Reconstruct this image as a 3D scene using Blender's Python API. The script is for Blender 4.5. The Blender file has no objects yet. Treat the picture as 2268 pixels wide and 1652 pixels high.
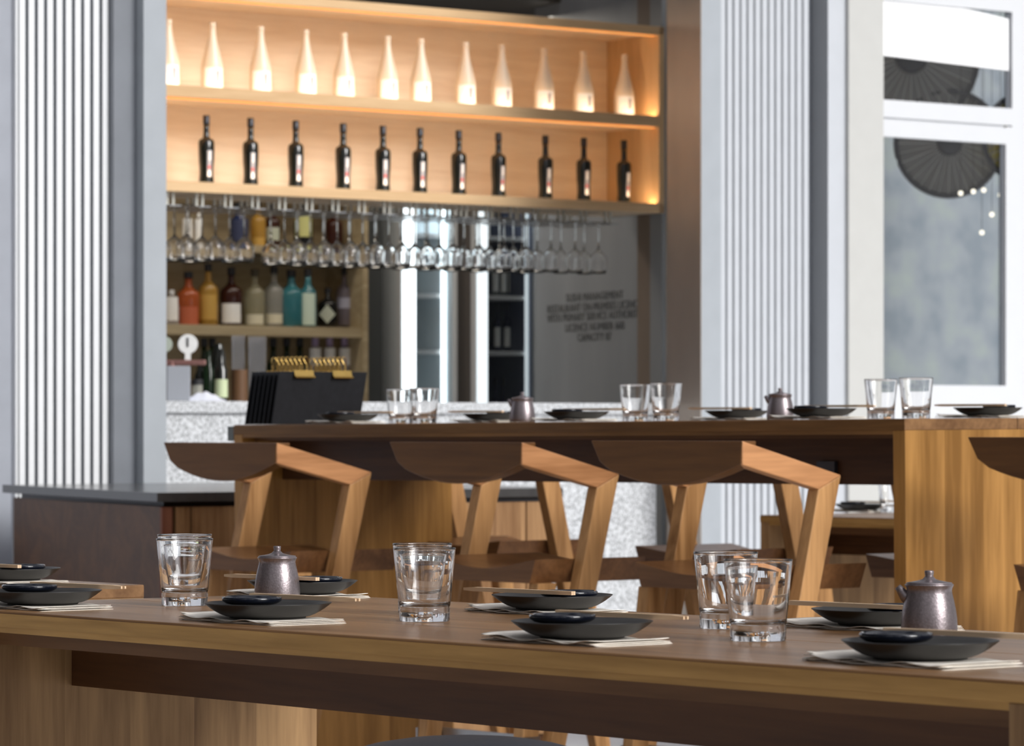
import bpy, bmesh, math, random
from mathutils import Vector, Matrix
random.seed(7)
sc = bpy.context.scene
COL = sc.collection
F = 8300.0; CX = 1134.0; HY = 950.0; EYE = 1.01

# ------------------------------------------------------------------ camera
cd = bpy.data.cameras.new('camera'); cam = bpy.data.objects.new('camera', cd); COL.objects.link(cam)
cam.location = (0, 0, EYE); cam.rotation_euler = (math.pi/2, 0, 0)
cd.sensor_fit = 'HORIZONTAL'; cd.sensor_width = 36.0; cd.lens = F/2268*36
cd.shift_y = (HY-826)/2268; cd.clip_start = 0.1; cd.clip_end = 200
cd.dof.use_dof = True; cd.dof.focus_distance = 5.5; cd.dof.aperture_fstop = 14.5
sc.camera = cam
# ------------------------------------------------------------------ world: bright hazy daylight with soft vertical bands (buildings, trees, curtains)
w = bpy.data.worlds.new('daylight'); sc.world = w; w.use_nodes = True
nt = w.node_tree; nt.nodes.clear()
def WN(t): return nt.nodes.new(t)
tc = WN('ShaderNodeTexCoord'); mp = WN('ShaderNodeMapping'); mp.inputs['Scale'].default_value = (5, 5, 0.5)
nz = WN('ShaderNodeTexNoise'); nz.inputs['Scale'].default_value = 1.6; nz.inputs['Detail'].default_value = 3
rp = WN('ShaderNodeValToRGB')
rp.color_ramp.elements[0].position = .36; rp.color_ramp.elements[0].color = (.10, .10, .105, 1)
rp.color_ramp.elements[1].position = .62; rp.color_ramp.elements[1].color = (1.27, 1.27, 1.30, 1)
sp = WN('ShaderNodeSeparateXYZ'); rz = WN('ShaderNodeValToRGB')
rz.color_ramp.elements[0].position = .0; rz.color_ramp.elements[0].color = (.30, .27, .24, 1)
rz.color_ramp.elements[1].position = .62; rz.color_ramp.elements[1].color = (1.02, 1.02, 1.05, 1)
e = rz.color_ramp.elements.new(.5); e.color = (.55, .53, .52, 1)
mr = WN('ShaderNodeMapRange'); mr.inputs['From Min'].default_value = -1; mr.inputs['From Max'].default_value = 1
dr = WN('ShaderNodeVectorMath'); dr.operation = 'DOT_PRODUCT'; dr.inputs[1].default_value = (.92, -.35, .2)
mr2 = WN('ShaderNodeMapRange'); mr2.inputs['From Min'].default_value = -.45; mr2.inputs['From Max'].default_value = .9
mr2.inputs['To Min'].default_value = .16; mr2.inputs['To Max'].default_value = 1.10
mm = WN('ShaderNodeMix'); mm.data_type = 'RGBA'; mm.blend_type = 'MULTIPLY'; mm.inputs['Factor'].default_value = 1
bg = WN('ShaderNodeBackground'); out = WN('ShaderNodeOutputWorld')
L = nt.links.new
L(tc.outputs['Generated'], mp.inputs['Vector']); L(mp.outputs[0], nz.inputs['Vector']); L(nz.outputs['Fac'], rp.inputs['Fac'])
L(tc.outputs['Generated'], sp.inputs[0]); L(sp.outputs['Z'], mr.inputs['Value']); L(mr.outputs[0], rz.inputs['Fac'])
L(rp.outputs[0], mm.inputs['A']); L(rz.outputs[0], mm.inputs['B'])
L(tc.outputs['Generated'], dr.inputs[0]); L(dr.outputs['Value'], mr2.inputs['Value'])
ml = WN('ShaderNodeMath'); ml.operation = 'MULTIPLY'; ml.inputs[1].default_value = .80
# added bright vertical band behind the viewer for glass and jar highlights
fz0 = WN('ShaderNodeVectorMath'); fz0.operation = 'MULTIPLY'; fz0.inputs[1].default_value = (1, 1, 0)
fz1 = WN('ShaderNodeVectorMath'); fz1.operation = 'NORMALIZE'; fz2 = WN('ShaderNodeVectorMath'); fz2.operation = 'DOT_PRODUCT'; fz2.inputs[1].default_value = (.66, -.7513, 0)
fz3 = WN('ShaderNodeMapRange'); fz3.inputs['From Min'].default_value = .975; fz3.inputs['From Max'].default_value = .990; fz3.inputs['To Max'].default_value = 3.3
fz4 = WN('ShaderNodeMath'); fz4.operation = 'GREATER_THAN'; fz4.inputs[1].default_value = -.12; fz5 = WN('ShaderNodeMath'); fz5.operation = 'MULTIPLY'
fz6 = WN('ShaderNodeMath'); fz6.operation = 'ADD'
L(tc.outputs['Generated'], fz0.inputs[0]); L(fz0.outputs[0], fz1.inputs[0]); L(fz1.outputs[0], fz2.inputs[0]); L(fz2.outputs['Value'], fz3.inputs['Value'])
L(sp.outputs['Z'], fz4.inputs[0]); L(fz3.outputs[0], fz5.inputs[0]); L(fz4.outputs[0], fz5.inputs[1])
L(mr2.outputs[0], ml.inputs[0]); L(ml.outputs[0], fz6.inputs[0]); L(fz5.outputs[0], fz6.inputs[1]); L(fz6.outputs[0], bg.inputs['Strength'])
L(mm.outputs['Result'], bg.inputs['Color']); L(bg.outputs[0], out.inputs[0])
# soft sun from the right, behind the camera
sd = bpy.data.lights.new('sun', 'SUN'); sd.energy = 2.2; sd.angle = math.radians(25); sd.color = (1, .985, .95)
sun = bpy.data.objects.new('sun', sd); COL.objects.link(sun)
sun.rotation_euler = Vector((.72, -.55, .42)).to_track_quat('Z', 'Y').to_euler()
ad_ = bpy.data.lights.new('bar_fill_light', 'AREA'); ad_.shape = 'RECTANGLE'; ad_.size = 3.2; ad_.size_y = .35; ad_.energy = 22; ad_.color = (1, .90, .76)  # added light with no visible fitting, brightens the shelves behind the bar
ao_ = bpy.data.objects.new('bar_fill_light', ad_); COL.objects.link(ao_); ao_.location = (-1.0, 16.75, 2.93); ao_.rotation_euler = (0, 0, math.atan2(.6035, .7973))
sc.view_settings.view_transform = 'Standard'; sc.view_settings.look = 'None'
sc.view_settings.exposure = 0.0; sc.view_settings.gamma = 1.0; sc.view_settings.use_curve_mapping = False
sc.cycles.max_bounces = 14; sc.cycles.transmission_bounces = 14; sc.cycles.transparent_max_bounces = 16

# ------------------------------------------------------------------ pixel helpers
def XZ(px, py, Y): return Vector(((px-CX)*Y/F, Y, EYE+(HY-py)*Y/F))
def online(p, d, px):
    a = (px-CX)/F; s = (a*p[1]-p[0])/(d[0]-a*d[1]); return s
# ------------------------------------------------------------------ materials
MATS = {}
def newmat(name):
    m = bpy.data.materials.new(name); m.use_nodes = True; n = m.node_tree
    return m, n, n.nodes['Principled BSDF']
def plain(name, col, rough=.5, metal=0, noise=0, nscale=20, spec=.5, bump=0, coat=0, stretch=(1,1,1)):
    m, n, b = newmat(name)
    b.inputs['Base Color'].default_value = (*col, 1); b.inputs['Roughness'].default_value = rough
    b.inputs['Metallic'].default_value = metal; b.inputs['Specular IOR Level'].default_value = spec
    b.inputs['Coat Weight'].default_value = coat
    t = n.nodes.new('ShaderNodeTexCoord'); mpp = n.nodes.new('ShaderNodeMapping'); mpp.inputs['Scale'].default_value = stretch
    z = n.nodes.new('ShaderNodeTexNoise'); z.inputs['Scale'].default_value = nscale; z.inputs['Detail'].default_value = 4
    n.links.new(t.outputs['Object'], mpp.inputs[0]); n.links.new(mpp.outputs[0], z.inputs['Vector'])
    r = n.nodes.new('ShaderNodeMapRange'); r.inputs['To Min'].default_value = 1-noise; r.inputs['To Max'].default_value = 1+noise
    r.inputs['From Min'].default_value = .3; r.inputs['From Max'].default_value = .7
    mx = n.nodes.new('ShaderNodeMix'); mx.data_type = 'RGBA'; mx.blend_type = 'MULTIPLY'; mx.inputs['Factor'].default_value = 1
    mx.inputs['A'].default_value = (*col, 1); n.links.new(z.outputs['Fac'], r.inputs['Value'])
    n.links.new(r.outputs[0], mx.inputs['B']); n.links.new(mx.outputs['Result'], b.inputs['Base Color'])
    if bump:
        bp = n.nodes.new('ShaderNodeBump'); bp.inputs['Strength'].default_value = bump; bp.inputs['Distance'].default_value = .002
        n.links.new(z.outputs['Fac'], bp.inputs['Height']); n.links.new(bp.outputs[0], b.inputs['Normal'])
    MATS[name] = m; return m
def wood(name, dark, light, axis='X', plank=0, pax='Y', rough=.45, scale=9, coat=0.0, contrast=1.0):
    m, n, b = newmat(name); N = n.nodes.new; K = n.links.new
    t = N('ShaderNodeTexCoord'); oi = N('ShaderNodeObjectInfo')
    ad = N('ShaderNodeVectorMath'); ad.operation = 'ADD'; ms = N('ShaderNodeVectorMath'); ms.operation = 'SCALE'
    cb = N('ShaderNodeCombineXYZ'); K(oi.outputs['Random'], cb.inputs[0]); K(oi.outputs['Random'], cb.inputs[1]); K(oi.outputs['Random'], cb.inputs[2])
    K(cb.outputs[0], ms.inputs[0]); ms.inputs['Scale'].default_value = 13.0
    K(t.outputs['Object'], ad.inputs[0]); K(ms.outputs[0], ad.inputs[1])
    st = {'X': (.07, 1, 1), 'Y': (1, .07, 1), 'Z': (1, 1, .07)}[axis]
    mpp = N('ShaderNodeMapping'); mpp.inputs['Scale'].default_value = st
    src = ad
    pv = None
    if plank:
        sx = N('ShaderNodeSeparateXYZ'); K(t.outputs['Object'], sx.inputs[0])
        dv = N('ShaderNodeMath'); dv.operation = 'DIVIDE'; dv.inputs[1].default_value = plank; K(sx.outputs[pax], dv.inputs[0])
        fl = N('ShaderNodeMath'); fl.operation = 'FLOOR'; K(dv.outputs[0], fl.inputs[0])
        wn = N('ShaderNodeTexWhiteNoise'); wn.noise_dimensions = '1D'; K(fl.outputs[0], wn.inputs['W']); pv = wn.outputs['Value']
        c2 = N('ShaderNodeCombineXYZ'); K(pv, c2.inputs[0]); K(pv, c2.inputs[1]); K(pv, c2.inputs[2])
        s2 = N('ShaderNodeVectorMath'); s2.operation = 'SCALE'; s2.inputs['Scale'].default_value = 7; K(c2.outputs[0], s2.inputs[0])
        a2 = N('ShaderNodeVectorMath'); a2.operation = 'ADD'; K(ad.outputs[0], a2.inputs[0]); K(s2.outputs[0], a2.inputs[1]); src = a2
    K(src.outputs[0], mpp.inputs[0])
    z = N('ShaderNodeTexNoise'); z.inputs['Scale'].default_value = scale; z.inputs['Detail'].default_value = 5; z.inputs['Distortion'].default_value = .8
    z2 = N('ShaderNodeTexNoise'); z2.inputs['Scale'].default_value = scale*14; z2.inputs['Detail'].default_value = 3
    K(mpp.outputs[0], z.inputs['Vector']); K(mpp.outputs[0], z2.inputs['Vector'])
    wv = N('ShaderNodeMath'); wv.operation = 'MULTIPLY_ADD'; wv.inputs[1].default_value = 7.0; wv.inputs[2].default_value = 0
    K(z.outputs['Fac'], wv.inputs[0]); pp = N('ShaderNodeMath'); pp.operation = 'PINGPONG'; pp.inputs[1].default_value = 1; K(wv.outputs[0], pp.inputs[0])
    m1 = N('ShaderNodeMath'); m1.operation = 'MULTIPLY'; m1.inputs[1].default_value = .38; K(pp.outputs[0], m1.inputs[0])
    m2 = N('ShaderNodeMath'); m2.operation = 'MULTIPLY_ADD'; m2.inputs[1].default_value = .6; K(z2.outputs['Fac'], m2.inputs[0]); K(m1.outputs[0], m2.inputs[2])
    last = m2
    if pv is not None:
        m3 = N('ShaderNodeMath'); m3.operation = 'MULTIPLY_ADD'; m3.inputs[1].default_value = .26; K(pv, m3.inputs[0]); K(m2.outputs[0], m3.inputs[2])
        m4 = N('ShaderNodeMath'); m4.operation = 'SUBTRACT'; m4.inputs[1].default_value = .13; K(m3.outputs[0], m4.inputs[0]); last = m4
    m5 = N('ShaderNodeMath'); m5.operation = 'MULTIPLY_ADD'; m5.inputs[1].default_value = .3; m5.inputs[2].default_value = -.15
    K(oi.outputs['Random'], m5.inputs[0]); m6 = N('ShaderNodeMath'); m6.operation = 'ADD'; K(last.outputs[0], m6.inputs[0]); K(m5.outputs[0], m6.inputs[1])
    r = N('ShaderNodeMapRange'); r.inputs['From Min'].default_value = .12; r.inputs['From Max'].default_value = .88; K(m6.outputs[0], r.inputs['Value'])
    mx = N('ShaderNodeMix'); mx.data_type = 'RGBA'; mx.inputs['A'].default_value = (*dark, 1); mx.inputs['B'].default_value = (*light, 1)
    K(r.outputs[0], mx.inputs['Factor']); K(mx.outputs['Result'], b.inputs['Base Color'])
    b.inputs['Specular IOR Level'].default_value = .3; b.inputs['Roughness'].default_value = rough; b.inputs['Coat Weight'].default_value = coat; b.inputs['Coat Roughness'].default_value = .25
    bp = N('ShaderNodeBump'); bp.inputs['Strength'].default_value = .12; bp.inputs['Distance'].default_value = .001
    K(z2.outputs['Fac'], bp.inputs['Height']); K(bp.outputs[0], b.inputs['Normal'])
    MATS[name] = m; return m
def glassmat(name, col=(1, 1, 1), rough=0.0, ior=1.45, trans=1.0):
    m, n, b = newmat(name); b.inputs['Base Color'].default_value = (*col, 1); b.inputs['Roughness'].default_value = rough
    b.inputs['IOR'].default_value = ior; b.inputs['Transmission Weight'].default_value = trans; MATS[name] = m; return m
def emis(name, col, s):
    m, n, b = newmat(name); b.inputs['Emission Color'].default_value = (*col, 1); b.inputs['Emission Strength'].default_value = s
    b.inputs['Base Color'].default_value = (*col, 1); MATS[name] = m; return m
WD, WL = (.150, .062, .020), (.400, .200, .078)
TX = wood('table_x', (.115, .052, .019), (.31, .165, .070), 'X', .115, 'Y', .33, 7)
TE = wood('table_edge_lit', (.24, .118, .026), (.60, .34, .105), 'X', 0, 'Y', .45, 7)  # lightened: the stronger daylight at the front is put into the colour
TEH = wood('high_table_edge_shaded', (.12, .052, .013), (.27, .13, .038), 'X', 0, 'Y', .45, 7)  # shaded copy of the edge wood, dimmer light further back painted in
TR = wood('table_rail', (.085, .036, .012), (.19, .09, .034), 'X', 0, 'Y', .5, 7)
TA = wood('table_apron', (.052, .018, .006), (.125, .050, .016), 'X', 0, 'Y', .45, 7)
TZ = wood('panel_z', (.19, .10, .040), (.47, .28, .125), 'Z', .115, 'Y', .5, 8)
TZH = wood('panel_z_high', (.22, .10, .020), (.52, .265, .075), 'Z', .13, 'Y', .35, 6)
SY = wood('stool_arm', (.26, .108, .038), (.60, .29, .125), 'Y', 0, 'Y', .42, 8)
SX = wood('stool_back_shaded', (.072, .027, .007), (.17, .072, .019), 'X', 0, 'Y', .4, 7)  # darkened to paint in the shade on the backrests
SZ = wood('stool_leg', (.25, .115, .036), (.62, .335, .135), 'Z', 0, 'Y', .42, 8)
SS = wood('stool_seat', (.10, .042, .016), (.25, .115, .045), 'X', 0, 'Y', .3, 7)
OK = wood('oak', (.70, .53, .36), (.86, .71, .53), 'X', 0, 'Y', .5, 8)
OKZ = wood('oak_upright', (.62, .40, .20), (.80, .55, .30), 'Z', 0, 'Y', .5, 8)
BS = wood('backshelf_wood', (.30, .23, .13), (.50, .41, .26), 'X', 0, 'Y', .55, 8)
CB = wood('cabinet_dark', (.075, .030, .009), (.17, .072, .024), 'X', 0, 'Y', .45, 6)
CZ = wood('cabinet_light', (.19, .09, .034), (.42, .24, .11), 'Z', .16, 'X', .45, 7)
CHOP = wood('chopstick_wood', (.72, .50, .31), (.90, .68, .46), 'X', 0, 'Y', .6, 20)
GL = glassmat('clear_glass', (1, 1, 1), 0, 1.48)
GLT = glassmat('stem_glass', (1, 1, 1), 0, 1.42)
PLATE = plain('charcoal_plate', (.022, .021, .020), .4, 0, .15, 60, .5)
DISH = plain('navy_gloss', (.003, .005, .012), .1, 0, 0, 20, .6, 0, .2)
JAR = plain('bronze_glaze', (.30, .26, .27), .33, .8, .14, 300, .5, .15)
NAP = plain('napkin_paper', (.93, .87, .78), .9, 0, .06, 80, .2, .3)
NAP2 = plain('cloth_white', (.78, .80, .88), .9, 0, .05, 40, .2)
STONE = plain('dark_stone', (.052, .050, .049), .17, 0, .12, 30, .6)
BLACK = plain('black_board', (.011, .012, .015), .6, 0, .2, 60, .3)
BRASS = plain('brass', (.50, .33, .10), .22, 1, .1, 30)
STEEL = plain('steel', (.42, .43, .45), .32, .9, .12, 6)
ALU = plain('rack_metal', (.72, .71, .64), .3, .6, .1, 30)
WHITE = plain('white_slat', (.80, .815, .83), .45, 0, .02, 10)
WSLAT2 = plain('grey_slat', (.56, .585, .62), .42, .0, .02, 10)
GAP = plain('dark_gap', (.022, .030, .042), .6, 0, .1, 20)
GAP2 = plain('beige_gap', (.17, .17, .155), .6, 0, .1, 20)
CON = plain('left_wall_paint', (.34, .36, .405), .6, 0, .05, 9)
CONL = plain('light_grey_paint', (.38, .41, .44), .55, 0, .04, 8)
CONM = plain('mid_grey_panel', (.19, .205, .23), .45, .1, .08, 6)
STW = plain('steel_wall', (.27, .28, .295), .5, .1, .14, 3, .5, 0, 0, (1, 1, .25))
STW2 = plain('bronze_steel_wall', (.27, .215, .175), .5, .15, .2, 2.5, .5, 0, 0, (1, 1, .3))
CREAM = plain('cream_post', (.55, .55, .525), .6, 0, .02, 10)
FRAME = plain('window_white', (.71, .725, .745), .4, 0, .01, 10)
BLIND = plain('blind_white', (1, 1, 1), .8, 0, 0, 10)
FLOOR = plain('pale_concrete', (.80, .81, .83), .6, 0, .06, 4)
CEIL = plain('dark_ceiling', (.055, .045, .035), .6, 0, .1, 5)
DARKG = plain('dark_grey', (.04, .04, .045), .45, .2, .1, 10)
NAVYS = plain('navy_vinyl', (.022, .026, .036), .5, 0, .12, 120, .5, .3)
BWALL = plain('bar_back_wall', (.085, .072, .058), .7, 0, .1, 6)
RED = plain('copper_pink', (.33, .17, .15), .35, .5, .05, 30)
LABW = plain('label_white', (.90, .90, .88), .7, 0, .03, 60)
LABG = plain('label_print', (.35, .36, .40), .7, 0, .1, 60)
LABR = plain('label_red', (.45, .07, .07), .7, 0, .1, 60)
def granite():
    m, n, b = newmat('granite'); N = n.nodes.new; K = n.links.new
    t = N('ShaderNodeTexCoord'); v = N('ShaderNodeTexNoise'); v.inputs['Scale'].default_value = 115; v.inputs['Detail'].default_value = 3
    r = N('ShaderNodeValToRGB'); r.color_ramp.elements[0].position = .38; r.color_ramp.elements[0].color = (.30, .31, .32, 1)
    r.color_ramp.elements[1].position = .62; r.color_ramp.elements[1].color = (.74, .76, .78, 1)
    K(t.outputs['Object'], v.inputs['Vector']); K(v.outputs['Fac'], r.inputs['Fac']); K(r.outputs[0], b.inputs['Base Color'])
    b.inputs['Roughness'].default_value = .5; return m
GRAN = granite()

# ------------------------------------------------------------------ mesh helpers
def BM(): return bmesh.new()
def box(bm, x0, x1, y0, y1, z0, z1):
    v = [bm.verts.new(p) for p in ((x0,y0,z0),(x1,y0,z0),(x1,y1,z0),(x0,y1,z0),(x0,y0,z1),(x1,y0,z1),(x1,y1,z1),(x0,y1,z1))]
    for f in ((0,3,2,1),(4,5,6,7),(0,1,5,4),(1,2,6,5),(2,3,7,6),(3,0,4,7)): bm.faces.new([v[i] for i in f])
    return bm
def hull8(bm, a, b):       # two quads (bottom loop, top loop) -> solid
    n = len(a); va = [bm.verts.new(p) for p in a]; vb = [bm.verts.new(p) for p in b]
    bm.faces.new(va[::-1]); bm.faces.new(vb)
    for i in range(n): bm.faces.new((va[i], va[(i+1) % n], vb[(i+1) % n], vb[i]))
    return bm
def prismx(bm, poly, x0, x1):   # polygon in (y,z), extruded along x
    return hull8(bm, [(x0, y, z) for y, z in poly], [(x1, y, z) for y, z in poly])
def prismy(bm, poly, y0, y1):   # polygon in (x,z)
    return hull8(bm, [(x, y0, z) for x, z in poly], [(x, y1, z) for x, z in poly])
def prismz(bm, poly, z0, z1):
    return hull8(bm, [(x, y, z0) for x, y in poly], [(x, y, z1) for x, y in poly])
def lathe(bm, prof, seg=48, sx=1, sy=1, closed=False, c=(0, 0, 0)):
    rings = []
    for r, z in prof:
        if r < 1e-6: rings.append([bm.verts.new((c[0], c[1], c[2]+z))])
        else: rings.append([bm.verts.new((c[0]+sx*r*math.cos(2*math.pi*i/seg), c[1]+sy*r*math.sin(2*math.pi*i/seg), c[2]+z)) for i in range(seg)])
    n = len(rings)
    for k in range(n if closed else n-1):
        a, b = rings[k], rings[(k+1) % n]
        for i in range(seg):
            j = (i+1) % seg
            if len(a) == 1 and len(b) == 1: continue
            if len(a) == 1: bm.faces.new((a[0], b[j], b[i]))
            elif len(b) == 1: bm.faces.new((a[i], a[j], b[0]))
            else: bm.faces.new((a[i], a[j], b[j], b[i]))
    return bm
def tube(bm, pts, r, seg=8, cap=True):
    pts = [Vector(p) for p in pts]; rings = []
    for k, p in enumerate(pts):
        t = (pts[min(k+1, len(pts)-1)]-pts[max(k-1, 0)]).normalized()
        up = Vector((0, 0, 1)) if abs(t.z) < .95 else Vector((0, 1, 0))
        a = t.cross(up).normalized(); b = a.cross(t)
        rr = r[k] if isinstance(r, (list, tuple)) else r
        rings.append([bm.verts.new(p+a*rr*math.cos(2*math.pi*i/seg)+b*rr*math.sin(2*math.pi*i/seg)) for i in range(seg)])
    for k in range(len(rings)-1):
        for i in range(seg):
            j = (i+1) % seg; bm.faces.new((rings[k][i], rings[k][j], rings[k+1][j], rings[k+1][i]))
    if cap: bm.faces.new(rings[0][::-1]); bm.faces.new(rings[-1])
    return bm
def obj(name, bm, mat, parent=None, smooth=False, bevel=0, loc=None, rotz=None):
    bmesh.ops.recalc_face_normals(bm, faces=bm.faces[:])
    me = bpy.data.meshes.new(name); bm.to_mesh(me); bm.free()
    if smooth:
        for p in me.polygons: p.use_smooth = True
    o = bpy.data.objects.new(name, me); COL.objects.link(o)
    for m in (mat if isinstance(mat, (list, tuple)) else [mat]): me.materials.append(m)
    if smooth == 'auto':
        md = o.modifiers.new('es', 'EDGE_SPLIT'); md.split_angle = math.radians(40)
    if bevel:
        md = o.modifiers.new('bv', 'BEVEL'); md.width = bevel; md.segments = 2; md.limit_method = 'ANGLE'
    if parent: o.parent = parent
    if loc is not None: o.location = loc
    if rotz is not None: o.rotation_euler[2] = rotz
    return o
def tag(o, label=None, cat=None, group=None, kind=None):
    if label: o['label'] = label
    if cat: o['category'] = cat
    if group: o['group'] = group
    if kind: o['kind'] = kind
    return o
def thing(name, label, cat, loc=(0,0,0), rotz=0, group=None):
    o = bpy.data.objects.new(name, None); COL.objects.link(o); o.empty_display_size = .05
    o.location = loc; o.rotation_euler = (0, 0, rotz); return tag(o, label, cat, group)
def dup(root, loc=None, rotz=None, label=None, group=None):
    r = root.copy(); COL.objects.link(r)
    if loc is not None: r.location = loc
    if rotz is not None: r.rotation_euler[2] = rotz
    if label: r['label'] = label
    if group: r['group'] = group
    def rec(a, b):
        for ch in list(a.children):
            c = ch.copy(); COL.objects.link(c); c.parent = b; rec(ch, c)
    rec(root, r); return r
def struct(name, bm, mat, loc=None, rotz=None, parent=None):
    o = obj(name, bm, mat, parent, loc=loc, rotz=rotz)
    if not parent: o['kind'] = 'structure'
    return o
ORD = ['first', 'second', 'third', 'fourth', 'fifth', 'sixth', 'seventh', 'eighth', 'ninth', 'tenth', 'eleventh', 'twelfth', 'thirteenth', 'fourteenth', 'fifteenth', 'sixteenth', 'seventeenth', 'eighteenth']

D1 = Vector((.7973, .6035)); N1 = Vector((-.6035, .7973)); A1 = math.atan2(D1.y, D1.x)
def P1(base, s, d=0): return (base[0]+D1.x*s+N1.x*d, base[1]+D1.y*s+N1.y*d)

# ================================================================== STRUCTURE
struct('floor', box(BM(), -14, 16, -3, 26, -.1, 0), FLOOR)
# ---- left wall with louvre, in D1 direction; local x along D1, y = depth away
LW = ((270-CX)*13.15/F, 13.15)
def sL(px, d=0):
    b = (LW[0]+N1.x*d, LW[1]+N1.y*d); return online(b, D1, px)
xa, xb, xc, xd = sL(35), sL(268), sL(318), sL(368.5)
wl = struct('wall_left', box(BM(), -4.0, xa, .02, .30, 0, 3.6), CON, (LW[0], LW[1], 0), A1)
struct('panel', box(BM(), xb, xc, .05, .30, 0, 3.6), CONM, parent=wl)
struct('post', box(BM(), xc, xd, 0, .12, 0, 3.6), CONL, parent=wl)
tr = struct('trim_1', box(BM(), xa, xb, .09, .30, 0, 3.6), GAP, (LW[0], LW[1], 0), A1)
b = BM(); box(b, xa, xa+.008, .0, .09, 0, 3.6)
pitch = (xb-xa-.012)/11
for i in range(11):
    x = xa+.023+i*pitch; box(b, x, x+pitch*.60, .080, .092, 0, 3.6)
struct('slats', b, WHITE, parent=tr)
# ---- right wall plane: steel face, louvre, posts, window
RW = ((1552-CX)*15.2/F, 15.2)
def sR(px, d=0):
    b = (RW[0]+N1.x*d, RW[1]+N1.y*d); return online(b, D1, px)
r0, r1, r2 = sR(1552), sR(1597), sR(1797)
wr = struct('wall_right', box(BM(), r0+.004, r1, 0, .215, 0, 4.2), CONL, (RW[0], RW[1], 0), A1)
struct('return_panel', box(BM(), r0, r0+.004, 0, .215, 0, 4.2), plain('brushed_return', (.42, .36, .31), .36, .55, .18, 2.5, .5, 0, 0, (1, 1, .3)), parent=wr)
tr2 = struct('trim_2', box(BM(), r1, r2, .03, .215, 0, 4.2), GAP2, (RW[0], RW[1], 0), A1)
b = BM(); n = 13; pitch = (r2-r1)/n
for i in range(n): box(b, r1+i*pitch+.008, r1+(i+1)*pitch-.003, .014, .03, 0, 4.2)
struct('slats', b, WSLAT2, parent=tr2)
struct('recess', box(BM(), r2, sR(1843, .12), .12, .35, 0, 4.2), CONM, parent=wr)
struct('light_post', box(BM(), sR(1841), sR(1880), .02, .30, 0, 4.2), WSLAT2, parent=wr)
struct('cream_post', box(BM(), sR(1880), sR(1957), .0, .30, 0, 4.2), CREAM, parent=wr)
# window in the same plane
wz = lambda py, px: EYE+(HY-py)*(RW[1]+D1.y*sR(px))/F
win = struct('window_1', box(BM(), sR(1957), sR(2420), .0, .14, 0, wz(890, 2000)), FRAME, (RW[0], RW[1], 0), A1)
xl, xr1, xr2, xr3 = sR(1957), sR(2242), sR(2228), sR(2420)
b = BM()
zA, zB, zC, zD, zE = wz(852, 2000), wz(302, 1957), wz(262, 1957), wz(220, 1957), wz(0, 1957)
box(b, xr2, xr3, 0, .03, wz(890, 2000), zC); box(b, xr1, xr3, 0, .03, zC, zE+.5)
box(b, xl, xr2, 0, .03, wz(890, 2000), zA)
box(b, xl, xr2, 0, .03, zB, zC-.006); box(b, xl, xr1, 0, .03, zC+.006, zD)
box(b, xl, xr2, .012, .03, zC-.006, zC+.006)
box(b, xl, xr1, .0, .03, zE, zE+.5)
struct('window_frame', b, FRAME, parent=win)
b = BM(); box(b, xl, xl+.02, .02, .03, zA, zB); box(b, xr2-.012, xr2, .02, .03, zA, zB); box(b, xr1-.016, xr1, .02, .03, zD, zE)
struct('window_gasket', b, CONM, parent=win)
pane = glassmat('pane_glass', (.96, .98, .98), .02, 1.5)
struct('window_glass', box(BM(), xl, xr2, .031, .036, zA, zB), pane, parent=win)
struct('window_glass', box(BM(), xl, xr1, .031, .036, zD, zE), pane, parent=win)
# blind hanging in front of the upper pane
bl = tag(obj('roller_blind', hull8(BM(), [(xl+.0, .01, wz(122, 1957)), (xr1-.012, .01, wz(156, 2238)), (xr1-.012, .016, wz(156, 2238)), (xl, .016, wz(122, 1957))],
   [(xl, .01, zE+.05), (xr1-.012, .01, zE-.03), (xr1-.012, .016, zE-.03), (xl, .016, zE+.05)]), BLIND, None, loc=(RW[0], RW[1], 0), rotz=A1),
   'white roller blind half lowered over the upper window pane', 'blind')
# room behind the window
b = BM(); box(b, xl-.05, xr3+2, 1.2, 1.3, 0, 4.4)
def mottled():  # mottled colours paint the reflection of outdoors in the lower pane
    m, n, bb = newmat('painted_reflection'); N = n.nodes.new; K = n.links.new
    t = N('ShaderNodeTexCoord'); v = N('ShaderNodeTexNoise'); v.inputs['Scale'].default_value = 5; v.inputs['Detail'].default_value = 2
    r = N('ShaderNodeValToRGB'); r.color_ramp.elements[0].position = .35; r.color_ramp.elements[0].color = (.20, .235, .27, 1)
    r.color_ramp.elements[1].position = .68; r.color_ramp.elements[1].color = (.31, .35, .34, 1)
    q = r.color_ramp.elements.new(.52); q.color = (.27, .30, .33, 1)
    K(t.outputs['Object'], v.inputs['Vector']); K(v.outputs['Fac'], r.inputs['Fac']); K(r.outputs[0], bb.inputs['Base Color']); bb.inputs['Roughness'].default_value = .8
    return m
struct('wall_rear', b, mottled(), (RW[0], RW[1], 0), A1)
# ---- steel side wall with the licence lettering
W0 = Vector(((1475-CX)*16.5/F, 16.5)); DW = Vector((-.45, .893)); AW = math.atan2(-DW.y, -DW.x)  # local x runs toward the viewer
wlen = online(W0, DW, 1193)
ws = struct('wall_side', box(BM(), -wlen, 0, -.02, .0, 0, 4.2), STW, (W0.x, W0.y, 0), AW)
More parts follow.
